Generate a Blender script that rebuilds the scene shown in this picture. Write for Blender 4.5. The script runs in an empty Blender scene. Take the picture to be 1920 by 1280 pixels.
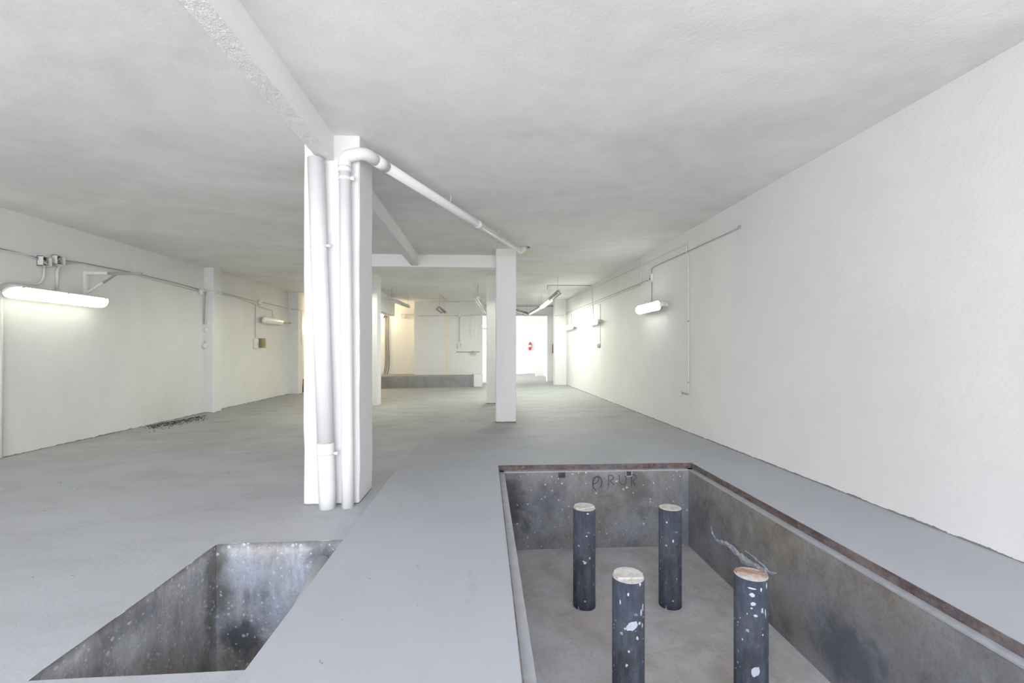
import bpy, math, random
from mathutils import Vector, Matrix
S = bpy.context.scene
C = S.collection
PI = math.pi
# ------------------------------------------------------------------ camera
YAW = math.atan(50/875.0)
FPX = 875.0
H = 1.4
cam = bpy.data.cameras.new('camera')
cam.sensor_width = 36.0; cam.lens = 36.0*FPX/1920.0
cam.shift_y = 16/1920.0
cam.clip_start = 0.02
co = bpy.data.objects.new('camera', cam); C.objects.link(co)
co.location = (0, 0, H); co.rotation_euler = (PI/2, 0, -YAW)
S.camera = co
# ------------------------------------------------------------------ world, light, exposure
S.view_settings.view_transform = 'Standard'
S.view_settings.look = 'None'
S.view_settings.gamma = 1.0
S.view_settings.use_curve_mapping = False
S.view_settings.exposure = 0.17
w = bpy.data.worlds.new('world'); S.world = w; w.use_nodes = True
bg = w.node_tree.nodes['Background']
bg.inputs[0].default_value = (0.97, 0.98, 1.0, 1); bg.inputs[1].default_value = 1.8

def area(name, loc, direction, sx, sy, power, color):
    l = bpy.data.lights.new(name, 'AREA'); l.shape = 'RECTANGLE'; l.size = sx; l.size_y = sy
    l.energy = power; l.color = color
    o = bpy.data.objects.new(name, l); C.objects.link(o); o.location = loc
    o.rotation_euler = Vector(direction).to_track_quat('-Z', 'Y').to_euler()
    return o
# daylight through the wide street opening behind the camera
area("daylight_street_sky", (-1.4, -4.4, 3.0), (0, 1, -1.7), 7.0, 1.6, 430, (0.44, 0.655, 1.0))
area("daylight_street_ground", (-1.4, -4.4, 0.35), (0, 1, 1.9), 7.0, 1.6, 600, (1.0, 0.875, 0.755))
# daylight entering the far entrance hall from its open side
area('daylight_hall', (-1.75, 24.5, 1.7), (1, 0, 0), 5.6, 2.6, 235, (0.98, 1.0, 0.98))

# ------------------------------------------------------------------ pixel helpers (photograph -> real position)
Fv = Vector((math.sin(YAW), math.cos(YAW), 0)); Rv = Vector((math.cos(YAW), -math.sin(YAW), 0))
def ray(px, py): return Fv + Rv*((px-960)/FPX) + Vector((0, 0, (656-py)/FPX))
O = Vector((0, 0, H))
def atX(px, py, X): d = ray(px, py); return O + d*(X/d.x)
def atY(px, py, Y): d = ray(px, py); return O + d*(Y/d.y)
def atZ(px, py, Z): d = ray(px, py); return O + d*((Z-H)/d.z)
KR = 0.0175
def XR(y): return 3.53-(y-2.84)*KR
def atR(px, py, off=0.0):        # on the right wall
    d = ray(px, py); c = 3.53+2.84*KR-off
    return O + d*(c/(d.x+KR*d.y))

# ------------------------------------------------------------------ materials
def mat(name):
    m = bpy.data.materials.new(name); m.use_nodes = True
    nt = m.node_tree; b = nt.nodes['Principled BSDF']
    return m, nt, b
def N(nt, t, **k):
    n = nt.nodes.new(t)
    for a, v in k.items():
        if a in n.inputs: n.inputs[a].default_value = v
        else: setattr(n, a, v)
    return n
def ramp(nt, fac, stops):
    r = nt.nodes.new('ShaderNodeValToRGB')
    e = r.color_ramp.elements
    while len(e) < len(stops): e.new(0.5)
    for i, (p, c) in enumerate(stops):
        e[i].position = p; e[i].color = (*c, 1) if len(c) == 3 else c
    nt.links.new(fac, r.inputs[0]); return r
def coords(nt, scale=(1, 1, 1), rot=(0, 0, 0)):
    tc = nt.nodes.new('ShaderNodeTexCoord'); mp = nt.nodes.new('ShaderNodeMapping')
    mp.inputs['Scale'].default_value = scale; mp.inputs['Rotation'].default_value = rot
    nt.links.new(tc.outputs['Object'], mp.inputs[0]); return mp.outputs[0]
def noise(nt, vec, scale, detail=4, rough=0.55, dist=0.0):
    n = nt.nodes.new('ShaderNodeTexNoise')
    n.inputs['Scale'].default_value = scale; n.inputs['Detail'].default_value = detail
    n.inputs['Roughness'].default_value = rough; n.inputs['Distortion'].default_value = dist
    nt.links.new(vec, n.inputs['Vector']); return n.outputs['Fac']
def mix(nt, fac, a, b, mode='MIX'):
    n = nt.nodes.new('ShaderNodeMix'); n.data_type = 'RGBA'; n.blend_type = mode
    for sock, v in ((0, fac), (6, a), (7, b)):
        if isinstance(v, (int, float)): n.inputs[sock].default_value = v
        elif isinstance(v, tuple): n.inputs[sock].default_value = (*v, 1)
        else: nt.links.new(v, n.inputs[sock])
    return n.outputs[2]
def bump(nt, b, h, strength, dist):
    n = nt.nodes.new('ShaderNodeBump'); n.inputs['Strength'].default_value = strength
    n.inputs['Distance'].default_value = dist
    nt.links.new(h, n.inputs['Height']); nt.links.new(n.outputs[0], b.inputs['Normal'])
def plain(name, c, rough=0.6, metal=0.0, var=0.12, scale=14):
    m, nt, b = mat(name)
    v = coords(nt); f = noise(nt, v, scale, 5)
    r = ramp(nt, f, [(0.3, tuple(x*(1-var) for x in c)), (0.7, tuple(min(1, x*(1+var*0.5)) for x in c))])
    nt.links.new(r.outputs[0], b.inputs['Base Color'])
    b.inputs['Roughness'].default_value = rough; b.inputs['Metallic'].default_value = metal
    return m
def math_(nt, op, a, bb):
    n = nt.nodes.new('ShaderNodeMath'); n.operation = op
    for i, v in enumerate((a, bb)):
        if isinstance(v, (int, float)): n.inputs[i].default_value = v
        else: nt.links.new(v, n.inputs[i])
    return n.outputs[0]
def plaster(name, lo, hi, patch=1.0, stretch=(1, 1, 1), fine=60, bs=0.25, foot=None, stains=None):
    m, nt, b = mat(name)
    v = coords(nt, stretch)
    f1 = noise(nt, v, patch, 5, 0.6, 0.7)
    r = ramp(nt, f1, [(0.36, lo), (0.62, hi)])
    v2 = coords(nt)
    f2 = noise(nt, v2, fine, 3)
    f3 = noise(nt, v2, 4.0, 6, 0.65)
    col = mix(nt, 0.25, r.outputs[0], ramp(nt, f3, [(0.35, lo), (0.6, hi)]).outputs[0])
    if stains:
        for (p, rad, colr, amt) in stains:
            d = nt.nodes.new('ShaderNodeVectorMath'); d.operation = 'DISTANCE'
            nt.links.new(v2, d.inputs[0]); d.inputs[1].default_value = p
            dd = math_(nt, 'ADD', d.outputs['Value'], math_(nt, 'MULTIPLY', f3, rad*0.8))
            rr = ramp(nt, math_(nt, 'DIVIDE', dd, rad*2), [(0.25, (amt,)*3), (0.7, (0, 0, 0))])
            col = mix(nt, rr.outputs[0], col, colr)
    if foot is not None:
        z0, h = foot
        sp = nt.nodes.new('ShaderNodeSeparateXYZ'); nt.links.new(v2, sp.inputs[0])
        fz = noise(nt, v2, 5.0, 6, 0.75)
        t = math_(nt, 'SUBTRACT', sp.outputs[2], math_(nt, 'MULTIPLY_ADD', fz, h) )
        nd = t.node.inputs[1].links[0].from_node; nd.inputs[2].default_value = z0-h*0.28
        rr = ramp(nt, math_(nt, 'MULTIPLY_ADD', t, 60.0), [(0.45, (1, 1, 1)), (0.55, (0, 0, 0))])
        rr.inputs[0].links[0].from_node.inputs[2].default_value = 0.5
        col = mix(nt, rr.outputs[0], col, (0.22, 0.21, 0.19))
    nt.links.new(col, b.inputs['Base Color'])
    b.inputs['Roughness'].default_value = 0.75
    hgt = math_(nt, 'ADD', math_(nt, 'MULTIPLY', f2, 0.35), math_(nt, 'MULTIPLY', f3, 1.0))
    bump(nt, b, hgt, bs, 0.02)
    return m
M = {}
M['ceiling'] = plaster('ceiling_paint', (0.70, 0.698, 0.69), (0.86, 0.855, 0.845), 0.5, (0.85, 1.2, 1), 40, 0.2,
    stains=[((0.75, 9.6, 3.43), 0.55, (0.78, 0.72, 0.5), 0.7), ((0.4, 12.8, 3.43), 0.4, (0.8, 0.72, 0.5), 0.5),
            ((-2.0, 5.6, 3.43), 0.35, (0.76, 0.71, 0.55), 0.35)])
M['wall'] = plaster('wall_paint', (0.75, 0.738, 0.715), (0.81, 0.797, 0.775), 0.5, (1, 1, 0.7), 30, 0.25, foot=(0.0, 0.06))
M['wall_low'] = plaster('left_wall_paint', (0.70, 0.70, 0.68), (0.77, 0.77, 0.75), 0.5, (1, 1, 0.7), 30, 0.3, foot=(-0.15, 0.09))
M['wall_plain'] = plaster('plain_wall_paint', (0.80, 0.80, 0.78), (0.85, 0.85, 0.83), 0.6, (1, 1, 0.7), 30, 0.2)
M['column'] = plaster('column_paint', (0.79, 0.78, 0.765), (0.83, 0.82, 0.805), 1.2, (1, 1, 0.5), 50, 0.2, foot=(0.045, 0.03))
M['beam'] = plaster('beam_paint', (0.86, 0.855, 0.845), (0.90, 0.895, 0.885), 1.2, (1, 1, 1), 50, 0.2)
M['stipple'] = plaster('stippled_paint', (0.70, 0.70, 0.70), (0.88, 0.88, 0.88), 70, (1, 1, 1), 90, 1.0)
M['pipe'] = plain('painted_pipe', (0.82, 0.815, 0.805), 0.35, 0, 0.03, 5)
M['conduit'] = plain('painted_conduit', (0.72, 0.71, 0.68), 0.5, 0, 0.06)
M['cable'] = plain('painted_cable', (0.60, 0.595, 0.57), 0.5, 0, 0.08)
M['cable_dark'] = plain('dusty_cable', (0.36, 0.355, 0.34), 0.5, 0, 0.08)
M['box'] = plain('box_plastic', (0.76, 0.75, 0.72), 0.5, 0, 0.06)
M['dark'] = plain('dark_socket', (0.06, 0.06, 0.055), 0.6)
M['olive'] = plain('olive_box', (0.30, 0.27, 0.16), 0.5)
M['grey_metal'] = plain('grey_metal', (0.33, 0.33, 0.33), 0.45, 0.2)
M['reflector'] = plain('lamp_reflector', (0.34, 0.34, 0.31), 0.5, 0.1)
M['housing'] = plain('lamp_housing', (0.74, 0.74, 0.70), 0.4)
M['black_cable'] = plain('black_cable', (0.09, 0.07, 0.06), 0.6)
M['red'] = plain('red_enamel', (0.75, 0.02, 0.03), 0.35)
M['dark_red'] = plain('dark_red_enamel', (0.10, 0.004, 0.006), 0.4)
M['label'] = plain('extinguisher_label', (0.85, 0.82, 0.7), 0.5)
M['wood'] = plain('brown_board', (0.32, 0.16, 0.07), 0.6)
M['brass'] = plain('brass_rod', (0.5, 0.38, 0.14), 0.4, 0.4)
M['tube_off'] = plain('unlit_tube', (0.86, 0.87, 0.84), 0.2, 0, 0.02)
M['stain'] = None
M['debris'] = plain('dark_rubble', (0.06, 0.05, 0.045), 0.9, 0, 0.4, 30)
M['crumb'] = plain('floor_crumbs', (0.16, 0.16, 0.165), 0.9, 0, 0.3, 30)
M['scrawl'] = plain('scrawl_paint', (0.10, 0.097, 0.105), 0.8, 0, 0.3, 18)
M['spatter'] = plain('white_spatter', (0.70, 0.72, 0.76), 0.6, 0, 0.05)
M['peeled'] = plain('peeled_mortar', (0.55, 0.56, 0.60), 0.85, 0, 0.4, 25)
def emis(name, c, s):
    m, nt, b = mat(name); nt.nodes.remove(b)
    e = nt.nodes.new('ShaderNodeEmission'); e.inputs[0].default_value = (*c, 1); e.inputs[1].default_value = s
    nt.links.new(e.outputs[0], nt.nodes['Material Output'].inputs[0]); return m
M['lit'] = emis('lit_diffuser', (0.95, 1.0, 0.78), 6)
M['lit_white'] = emis('lit_tube', (0.95, 1.0, 0.93), 125)
M['lit_wall'] = emis('lit_wall_tube', (1.0, 1.0, 0.93), 14)
M['lit_warm'] = emis('lit_bulb', (1.0, 0.80, 0.50), 110)
M['fill_warm'] = emis('fill_bulb_warm', (1.0, 0.80, 0.50), 290)  # glow of the added warm fill bulb at the back left
M['fill_left'] = emis('fill_tube_left', (0.99, 1.0, 0.86), 90)  # glow of the added fill lamp behind the thick column
M['fill_low'] = emis('fill_tube_low', (0.98, 1.0, 0.90), 50)  # glow of the added fill lamp between the square columns
M['fill_mid'] = emis('fill_tube_mid', (0.98, 1.0, 0.88), 210)  # glow of the added fill lamp behind the rear square column
# floor paint; beyond the walkway the paint is worn and streaky
def worn(nt, v, a):
    sp = nt.nodes.new('ShaderNodeSeparateXYZ'); nt.links.new(v, sp.inputs[0])
    f = noise(nt, v, 0.9, 6, 0.65, 0.6)
    t = math_(nt, 'ADD', math_(nt, 'MULTIPLY', math_(nt, 'SUBTRACT', sp.outputs[1], 6.3), 0.28), math_(nt, 'MULTIPLY', math_(nt, 'SUBTRACT', f, 0.5), 2.2))
    k = ramp(nt, t, [(0.0, (0,)*3), (1.0, (1,)*3)]).outputs[0]
    g = noise(nt, coords(nt, (0.7, 1.6, 1), (0, 0, 0.3)), 1.4, 8, 0.75, 0.5)
    c = ramp(nt, g, [(0.34, (0.25, 0.262, 0.253)), (0.5, (0.34, 0.35, 0.34)), (0.66, (0.38, 0.392, 0.382))]).outputs[0]
    return mix(nt, k, a, c)
def floor_mat():
    m, nt, b = mat('floor_paint')
    v = coords(nt)
    f1 = noise(nt, v, 0.45, 5, 0.6, 0.6)
    a = ramp(nt, f1, [(0.35, (0.435, 0.442, 0.455)), (0.65, (0.495, 0.502, 0.515))]).outputs[0]
    vs = coords(nt, (0.8, 1.5, 1), (0, 0, 0.35))
    f2 = noise(nt, vs, 1.3, 7, 0.7, 0.4)
    a = mix(nt, ramp(nt, f2, [(0.36, (0.55,)*3), (0.52, (0,)*3)]).outputs[0], a, (0.37, 0.373, 0.375))
    f3 = noise(nt, v, 26, 6, 0.8)
    a = mix(nt, ramp(nt, f3, [(0.30, (0.8,)*3), (0.36, (0,)*3)]).outputs[0], a, (0.2, 0.2, 0.2))
    a = worn(nt, v, a)
    nt.links.new(a, b.inputs['Base Color'])
    nt.links.new(ramp(nt, f2, [(0.3, (0.65,)*3), (0.7, (0.5,)*3)]).outputs[0], b.inputs['Roughness'])
    h = math_(nt, 'ADD', math_(nt, 'MULTIPLY', noise(nt, v, 45, 5, 0.7), 0.4), math_(nt, 'MULTIPLY', f2, 1.0))
    bump(nt, b, h, 0.45, 0.02)
    return m
M['floor'] = floor_mat()
def slab_mat():
    m, nt, b = mat('slab_paint')
    v = coords(nt)
    f1 = noise(nt, v, 0.6, 5, 0.6, 0.6)
    a = ramp(nt, f1, [(0.35, (0.40, 0.416, 0.44)), (0.65, (0.445, 0.46, 0.485))]).outputs[0]
    f2 = noise(nt, coords(nt, (1.5, 0.9, 1)), 2.2, 7, 0.72, 0.3)
    a = mix(nt, ramp(nt, f2, [(0.30, (0.6,)*3), (0.38, (0,)*3)]).outputs[0], a, (0.35, 0.362, 0.38))
    f3 = noise(nt, v, 18, 6, 0.8)
    a = mix(nt, ramp(nt, f3, [(0.22, (0.7,)*3), (0.29, (0,)*3)]).outputs[0], a, (0.2, 0.2, 0.21))
    a = worn(nt, v, a)
    nt.links.new(a, b.inputs['Base Color'])
    b.inputs['Roughness'].default_value = 0.55
    bump(nt, b, math_(nt, 'ADD', math_(nt, 'MULTIPLY', noise(nt, v, 60, 4), 0.15), f1), 0.2, 0.02)
    return m
M['slab'] = slab_mat()
def concrete(name, cols, sc, streak, specks, bs=0.35, grime=None, lip=None, cl=(0.42, 0.56)):
    m, nt, b = mat(name)
    v = coords(nt)
    f1 = noise(nt, v, sc, 7, 0.65, 0.8)
    a = ramp(nt, f1, [(0.30, cols[0]), (0.48, cols[1]), (0.66, cols[2])]).outputs[0]
    f2 = noise(nt, coords(nt, streak), 3.0, 6, 0.7, 0.5)
    a = mix(nt, ramp(nt, f2, [(0.38, (0.0,)*3), (0.72, (0.75,)*3)]).outputs[0], a, cols[3])
    fb = noise(nt, v, sc*0.8, 3, 0.5, 0.5)
    a = mix(nt, 0.9, a, mix(nt, ramp(nt, fb, [(0.40, (0,)*3), (0.60, (1,)*3)]).outputs[0], (0.51, 0.47, 0.41), (0.41, 0.415, 0.465)), 'SOFT_LIGHT')
    f5 = noise(nt, coords(nt, (streak[0], streak[1], streak[2]*0.7)), sc*2.2, 8, 0.75, 0.35)
    a = mix(nt, ramp(nt, f5, [(0.50, (0,)*3), (0.68, (0.65,)*3)]).outputs[0], a, cols[3])
    if grime:
        fg = noise(nt, v, 5.0, 7, 0.7, 0.4)
        for (p, rad, sq, colr, amt) in grime:
            sub = nt.nodes.new('ShaderNodeVectorMath'); sub.operation = 'SUBTRACT'
            nt.links.new(v, sub.inputs[0]); sub.inputs[1].default_value = p
            mul = nt.nodes.new('ShaderNodeVectorMath'); mul.operation = 'MULTIPLY'
            nt.links.new(sub.outputs[0], mul.inputs[0]); mul.inputs[1].default_value = sq
            ln_ = nt.nodes.new('ShaderNodeVectorMath'); ln_.operation = 'LENGTH'
            nt.links.new(mul.outputs[0], ln_.inputs[0])
            dd = math_(nt, 'ADD', ln_.outputs['Value'], math_(nt, 'MULTIPLY', math_(nt, 'SUBTRACT', fg, 0.5), rad*2.4))
            rr = ramp(nt, math_(nt, 'DIVIDE', dd, rad*2), [(0.22, (amt,)*3), (0.55, (0, 0, 0))])
            a = mix(nt, rr.outputs[0], a, colr)
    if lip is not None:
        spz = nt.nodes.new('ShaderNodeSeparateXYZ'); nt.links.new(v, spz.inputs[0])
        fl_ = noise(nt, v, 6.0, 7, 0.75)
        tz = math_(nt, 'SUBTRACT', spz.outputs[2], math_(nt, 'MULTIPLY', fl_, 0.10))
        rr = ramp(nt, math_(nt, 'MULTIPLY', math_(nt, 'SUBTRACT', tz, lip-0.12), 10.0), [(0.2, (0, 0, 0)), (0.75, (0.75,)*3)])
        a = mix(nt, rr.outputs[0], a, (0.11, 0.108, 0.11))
    f4 = noise(nt, v, 30, 5, 0.8)
    a = mix(nt, ramp(nt, f4, [(0.3, (0.5,)*3), (0.5, (0,)*3)]).outputs[0], a, cols[0])
    vo = nt.nodes.new('ShaderNodeTexVoronoi'); vo.inputs['Scale'].default_value = specks[0]; vo.inputs['Randomness'].default_value = 1
    vd = nt.nodes.new('ShaderNodeVectorMath'); vd.operation = 'ADD'
    nt.links.new(v, vd.inputs[0])
    nn = nt.nodes.new('ShaderNodeTexNoise'); nn.inputs['Scale'].default_value = 40; nt.links.new(v, nn.inputs['Vector'])
    sc_ = nt.nodes.new('ShaderNodeVectorMath'); sc_.operation = 'SCALE'; sc_.inputs['Scale'].default_value = 0.02
    nt.links.new(nn.outputs['Color'], sc_.inputs[0]); nt.links.new(sc_.outputs[0], vd.inputs[1])
    nt.links.new(vd.outputs[0], vo.inputs['Vector'])
    sep = nt.nodes.new('ShaderNodeSeparateColor'); nt.links.new(vo.outputs['Color'], sep.inputs[0])
    thr = math_(nt, 'MULTIPLY', math_(nt, 'POWER', sep.outputs[0], 5.0), specks[1])
    k = math_(nt, 'LESS_THAN', vo.outputs['Distance'], thr)
    clump = ramp(nt, noise(nt, v, 1.6, 2), [(cl[0], (0,)*3), (cl[1], (1,)*3)]).outputs[0]
    k = math_(nt, 'MULTIPLY', k, clump)
    a = mix(nt, k, a, (0.62, 0.64, 0.68))
    nt.links.new(a, b.inputs['Base Color']); b.inputs['Roughness'].default_value = 0.8
    bump(nt, b, math_(nt, 'ADD', math_(nt, 'MULTIPLY', f4, 0.4), f1), bs, 0.02)
    return m
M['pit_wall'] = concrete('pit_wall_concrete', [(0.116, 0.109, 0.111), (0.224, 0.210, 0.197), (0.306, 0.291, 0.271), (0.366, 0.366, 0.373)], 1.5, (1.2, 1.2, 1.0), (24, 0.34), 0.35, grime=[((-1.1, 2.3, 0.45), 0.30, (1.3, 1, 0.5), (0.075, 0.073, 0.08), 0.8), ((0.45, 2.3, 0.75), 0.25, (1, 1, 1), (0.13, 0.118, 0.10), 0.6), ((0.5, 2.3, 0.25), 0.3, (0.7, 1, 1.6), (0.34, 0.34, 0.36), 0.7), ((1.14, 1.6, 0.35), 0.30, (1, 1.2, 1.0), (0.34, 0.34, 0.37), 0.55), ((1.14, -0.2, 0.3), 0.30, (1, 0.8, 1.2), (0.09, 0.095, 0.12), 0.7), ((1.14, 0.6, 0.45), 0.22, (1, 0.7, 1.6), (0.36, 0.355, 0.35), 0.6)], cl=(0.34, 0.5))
M['pit_floor'] = concrete('pit_floor_concrete', [(0.330, 0.319, 0.301), (0.446, 0.435, 0.415), (0.552, 0.541, 0.520), (0.637, 0.637, 0.647)], 1.1, (1, 1, 1), (14, 0.1), 0.2)
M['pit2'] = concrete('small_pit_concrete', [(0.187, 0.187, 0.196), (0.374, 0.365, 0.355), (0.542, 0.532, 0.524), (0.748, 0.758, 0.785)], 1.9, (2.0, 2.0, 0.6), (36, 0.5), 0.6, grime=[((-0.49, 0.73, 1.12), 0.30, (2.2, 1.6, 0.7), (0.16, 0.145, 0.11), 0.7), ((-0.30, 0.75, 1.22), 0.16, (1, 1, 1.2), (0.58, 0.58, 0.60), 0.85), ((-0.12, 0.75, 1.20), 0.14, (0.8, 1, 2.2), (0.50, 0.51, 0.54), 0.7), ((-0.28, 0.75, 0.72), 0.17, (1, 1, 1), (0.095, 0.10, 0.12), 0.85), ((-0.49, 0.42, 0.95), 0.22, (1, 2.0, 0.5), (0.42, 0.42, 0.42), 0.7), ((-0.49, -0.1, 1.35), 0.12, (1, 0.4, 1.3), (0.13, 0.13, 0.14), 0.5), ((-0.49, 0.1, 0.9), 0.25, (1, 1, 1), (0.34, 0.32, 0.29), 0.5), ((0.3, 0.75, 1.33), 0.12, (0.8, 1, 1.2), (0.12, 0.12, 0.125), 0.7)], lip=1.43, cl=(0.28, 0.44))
M['platform'] = concrete('platform_concrete', [(0.20, 0.20, 0.20), (0.27, 0.27, 0.265), (0.33, 0.33, 0.32), (0.36, 0.36, 0.36)], 1.5, (1, 1, 0.8), (10, 0.02))
M['post'] = concrete('post_paint', [(0.036, 0.041, 0.053), (0.050, 0.058, 0.080), (0.071, 0.080, 0.105), (0.136, 0.150, 0.185)], 3.0, (3, 3, 1.0), (36, 0.45), 0.15)
M['cement'] = concrete('cement_cap', [(0.38, 0.34, 0.30), (0.55, 0.53, 0.49), (0.70, 0.68, 0.65), (0.74, 0.73, 0.71)], 12, (3, 3, 3), (20, 0.01), 0.5)
M['cap_board'] = plain('cap_board', (0.42, 0.28, 0.2), 0.8, 0, 0.45, 22)
M['rust'] = concrete('rusty_steel', [(0.06, 0.035, 0.03), (0.115, 0.07, 0.06), (0.17, 0.12, 0.11), (0.24, 0.24, 0.25)], 7, (1.5, 1.5, 3), (30, 0.05), 0.5)
M['steel_paint'] = plain('painted_steel_ledge', (0.44, 0.45, 0.47), 0.5, 0, 0.15, 10)

# ------------------------------------------------------------------ mesh helpers
class MB:
    def __init__(s): s.v = []; s.f = []; s.sm = []; s.mi = []
    def add(s, vs, fs, smooth=False, mi=0):
        n = len(s.v); s.v += [tuple(p) for p in vs]
        for f in fs: s.f.append([i+n for i in f]); s.sm.append(smooth); s.mi.append(mi)
        return s
    def box(s, x0, x1, y0, y1, z0, z1):
        return s.add([(x0,y0,z0),(x1,y0,z0),(x1,y1,z0),(x0,y1,z0),(x0,y0,z1),(x1,y0,z1),(x1,y1,z1),(x0,y1,z1)],
            [(0,3,2,1),(4,5,6,7),(0,1,5,4),(1,2,6,5),(2,3,7,6),(3,0,4,7)])
    def obox(s, c, ax, ay, az):   # oriented box: centre, half axes
        c = Vector(c); P = []
        for k in (-1, 1):
            for (i, j) in ((-1,-1),(1,-1),(1,1),(-1,1)): P.append(c+ax*i+ay*j+az*k)
        return s.add(P, [(0,3,2,1),(4,5,6,7),(0,1,5,4),(1,2,6,5),(2,3,7,6),(3,0,4,7)])
    def bar(s, p0, p1, w, h, up=Vector((0,0,1))):
        p0 = Vector(p0); p1 = Vector(p1); d = (p1-p0); L = d.length; d.normalize()
        if abs(d.dot(up)) > 0.98: up = Vector((0, 1, 0))
        sd = d.cross(up).normalized(); u = sd.cross(d)
        return s.obox((p0+p1)/2, d*(L/2), sd*(w/2), u*(h/2))
    def cbox(s, x0, x1, y0, y1, z0, z1, c=0.01, jit=0.0, seed=0, step=0.25):  # chamfered upright box with slightly uneven edges
        rnd = random.Random(seed); n = max(1, int((z1-z0)/step)) if jit else 1
        rings = []
        for k in range(n+1):
            z = z0+(z1-z0)*k/n
            pts = [(x0+c,y0),(x1-c,y0),(x1,y0+c),(x1,y1-c),(x1-c,y1),(x0+c,y1),(x0,y1-c),(x0,y0+c)]
            rings.append([(px+rnd.uniform(-jit,jit), py+rnd.uniform(-jit,jit), z) for px,py in pts])
        vs = [p for r in rings for p in r]; fs = []
        for k in range(n):
            for i in range(8): a = k*8+i; b_ = k*8+(i+1)%8; fs.append((a, b_, b_+8, a+8))
        fs.append(tuple(range(7,-1,-1))); fs.append(tuple(range(n*8, n*8+8)))
        return s.add(vs, fs)
    def tube(s, pts, r, seg=10, cap=True):
        pts = [Vector(p) for p in pts]; n = len(pts)
        rs = r if isinstance(r, (list, tuple)) else [r]*n
        d0 = (pts[1]-pts[0]).normalized()
        ref = Vector((0,0,1)) if abs(d0.z) < 0.9 else Vector((1,0,0))
        u = d0.cross(ref).normalized(); vs = []; fs = []
        for i, p in enumerate(pts):
            if i == 0: d = d0
            elif i == n-1: d = (pts[-1]-pts[-2]).normalized()
            else: d = ((pts[i+1]-p).normalized()+(p-pts[i-1]).normalized()).normalized()
            u = (u-d*u.dot(d)).normalized(); v = d.cross(u)
            for k in range(seg):
                a = 2*PI*k/seg; vs.append(p+(u*math.cos(a)+v*math.sin(a))*rs[i])
        for i in range(n-1):
            for k in range(seg):
                a = i*seg+k; b_ = i*seg+(k+1)%seg; fs.append((a, b_, b_+seg, a+seg))
        s.add(vs, fs, True)
        if cap:
            m = len(s.v)-len(vs)
            s.f.append([m+k for k in range(seg-1,-1,-1)]); s.sm.append(False); s.mi.append(0)
            s.f.append([m+(n-1)*seg+k for k in range(seg)]); s.sm.append(False); s.mi.append(0)
        return s
    def build(s, name, m, parent=None, origin=None, smooth=False):
        if parent is not None: org = parent_world(parent)
        elif origin is not None: org = Vector(origin)
        else:
            xs = [p[0] for p in s.v]; ys = [p[1] for p in s.v]; zs = [p[2] for p in s.v]
            org = Vector(((min(xs)+max(xs))/2, (min(ys)+max(ys))/2, min(zs)))
        me = bpy.data.meshes.new(name)
        me.from_pydata([(p[0]-org.x, p[1]-org.y, p[2]-org.z) for p in s.v], [], s.f)
        for i, p in enumerate(me.polygons):
            p.use_smooth = s.sm[i]; p.material_index = s.mi[i]
        for mm in (m if isinstance(m, (list, tuple)) else [m]): me.materials.append(mm)
        me.update()
        o = bpy.data.objects.new(name, me); C.objects.link(o)
        if parent is not None: o.parent = parent
        else: o.location = org
        return o
def parent_world(o):
    p = Vector((0,0,0))
    while o: p += o.location; o = o.parent
    return p
def rounded(pts, r=0.06, k=4):
    pts = [Vector(p) for p in pts]; out = [pts[0]]
    for i in range(1, len(pts)-1):
        a, b_, c = pts[i-1], pts[i], pts[i+1]
        ra = min(r, (b_-a).length*0.45, (c-b_).length*0.45)
        p = b_+(a-b_).normalized()*ra; q = b_+(c-b_).normalized()*ra
        for j in range(k+1):
            t = j/k; out.append(p*(1-t)**2+b_*2*t*(1-t)+q*t*t)
    out.append(pts[-1]); return out
def tag(o, label, cat, group=None, kind=None):
    o['label'] = label; o['category'] = cat
    if group: o['group'] = group
    if kind: o['kind'] = kind
    return o
def thing(name, label, cat, loc, group=None):
    o = bpy.data.objects.new(name, None); C.objects.link(o); o.location = loc
    o.empty_display_size = 0.1
    return tag(o, label, cat, group)
def struct(o): o['kind'] = 'structure'; return o
Z0 = Vector((0, 0, 0))
CEIL = 3.43

# ------------------------------------------------------------------ floor
def sm(t): t = max(0, min(1, t)); return t*t*(3-2*t)
def zR(x, y):
    yb = 4.9+(min(max(x, -1.05), 2.0)+1.05)*0.9
    return -0.065*sm((y-yb)/1.9)*(1-sm((x-1.2)/1.8))
def zL(x, y):
    base = -0.055-0.09*min(1, (-1.05-x)/5.8)
    base += 0.006*math.sin(x*2.1+y*1.3)*math.sin(y*1.7-x)*sm((-1.3-x)/0.6)
    if y > 5.2: base = base*(1) + (zR(-1.05, y)-(-0.055))*sm((y-6.2)/1.0)*(1-sm((-1.05-x)/1.5))
    return base
PX0, PX1, PY0, PY1 = 0.155, 2.555, 0.9, 5.66      # large pit
QX0, QX1, QY0, QY1 = -2.03, -1.05, 2.19, 3.65     # small pit
def lines(a, b_, step, extra):
    L = set([round(a,4), round(b_,4)]+[round(e,4) for e in extra])
    n = int((b_-a)/step)
    for i in range(1, n):
        t = a+(b_-a)*i/n
        if all(abs(t-e) > step*0.3 for e in L): L.add(round(t,4))
    return sorted(L)
def grid(mb, xs, ys, zf, hole, mi):
    idx = {}; vs = []; fs = []
    for i, x in enumerate(xs):
        for j, y in enumerate(ys): idx[i,j] = len(vs); vs.append((x, y, zf(x, y)))
    for i in range(len(xs)-1):
        for j in range(len(ys)-1):
            cx = (xs[i]+xs[i+1])/2; cy = (ys[j]+ys[j+1])/2
            if hole and hole[0] < cx < hole[1] and hole[2] < cy < hole[3]: continue
            fs.append((idx[i,j], idx[i+1,j], idx[i+1,j+1], idx[i,j+1]))
    mb.add(vs, fs, False, mi)
fl = MB()
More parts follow.
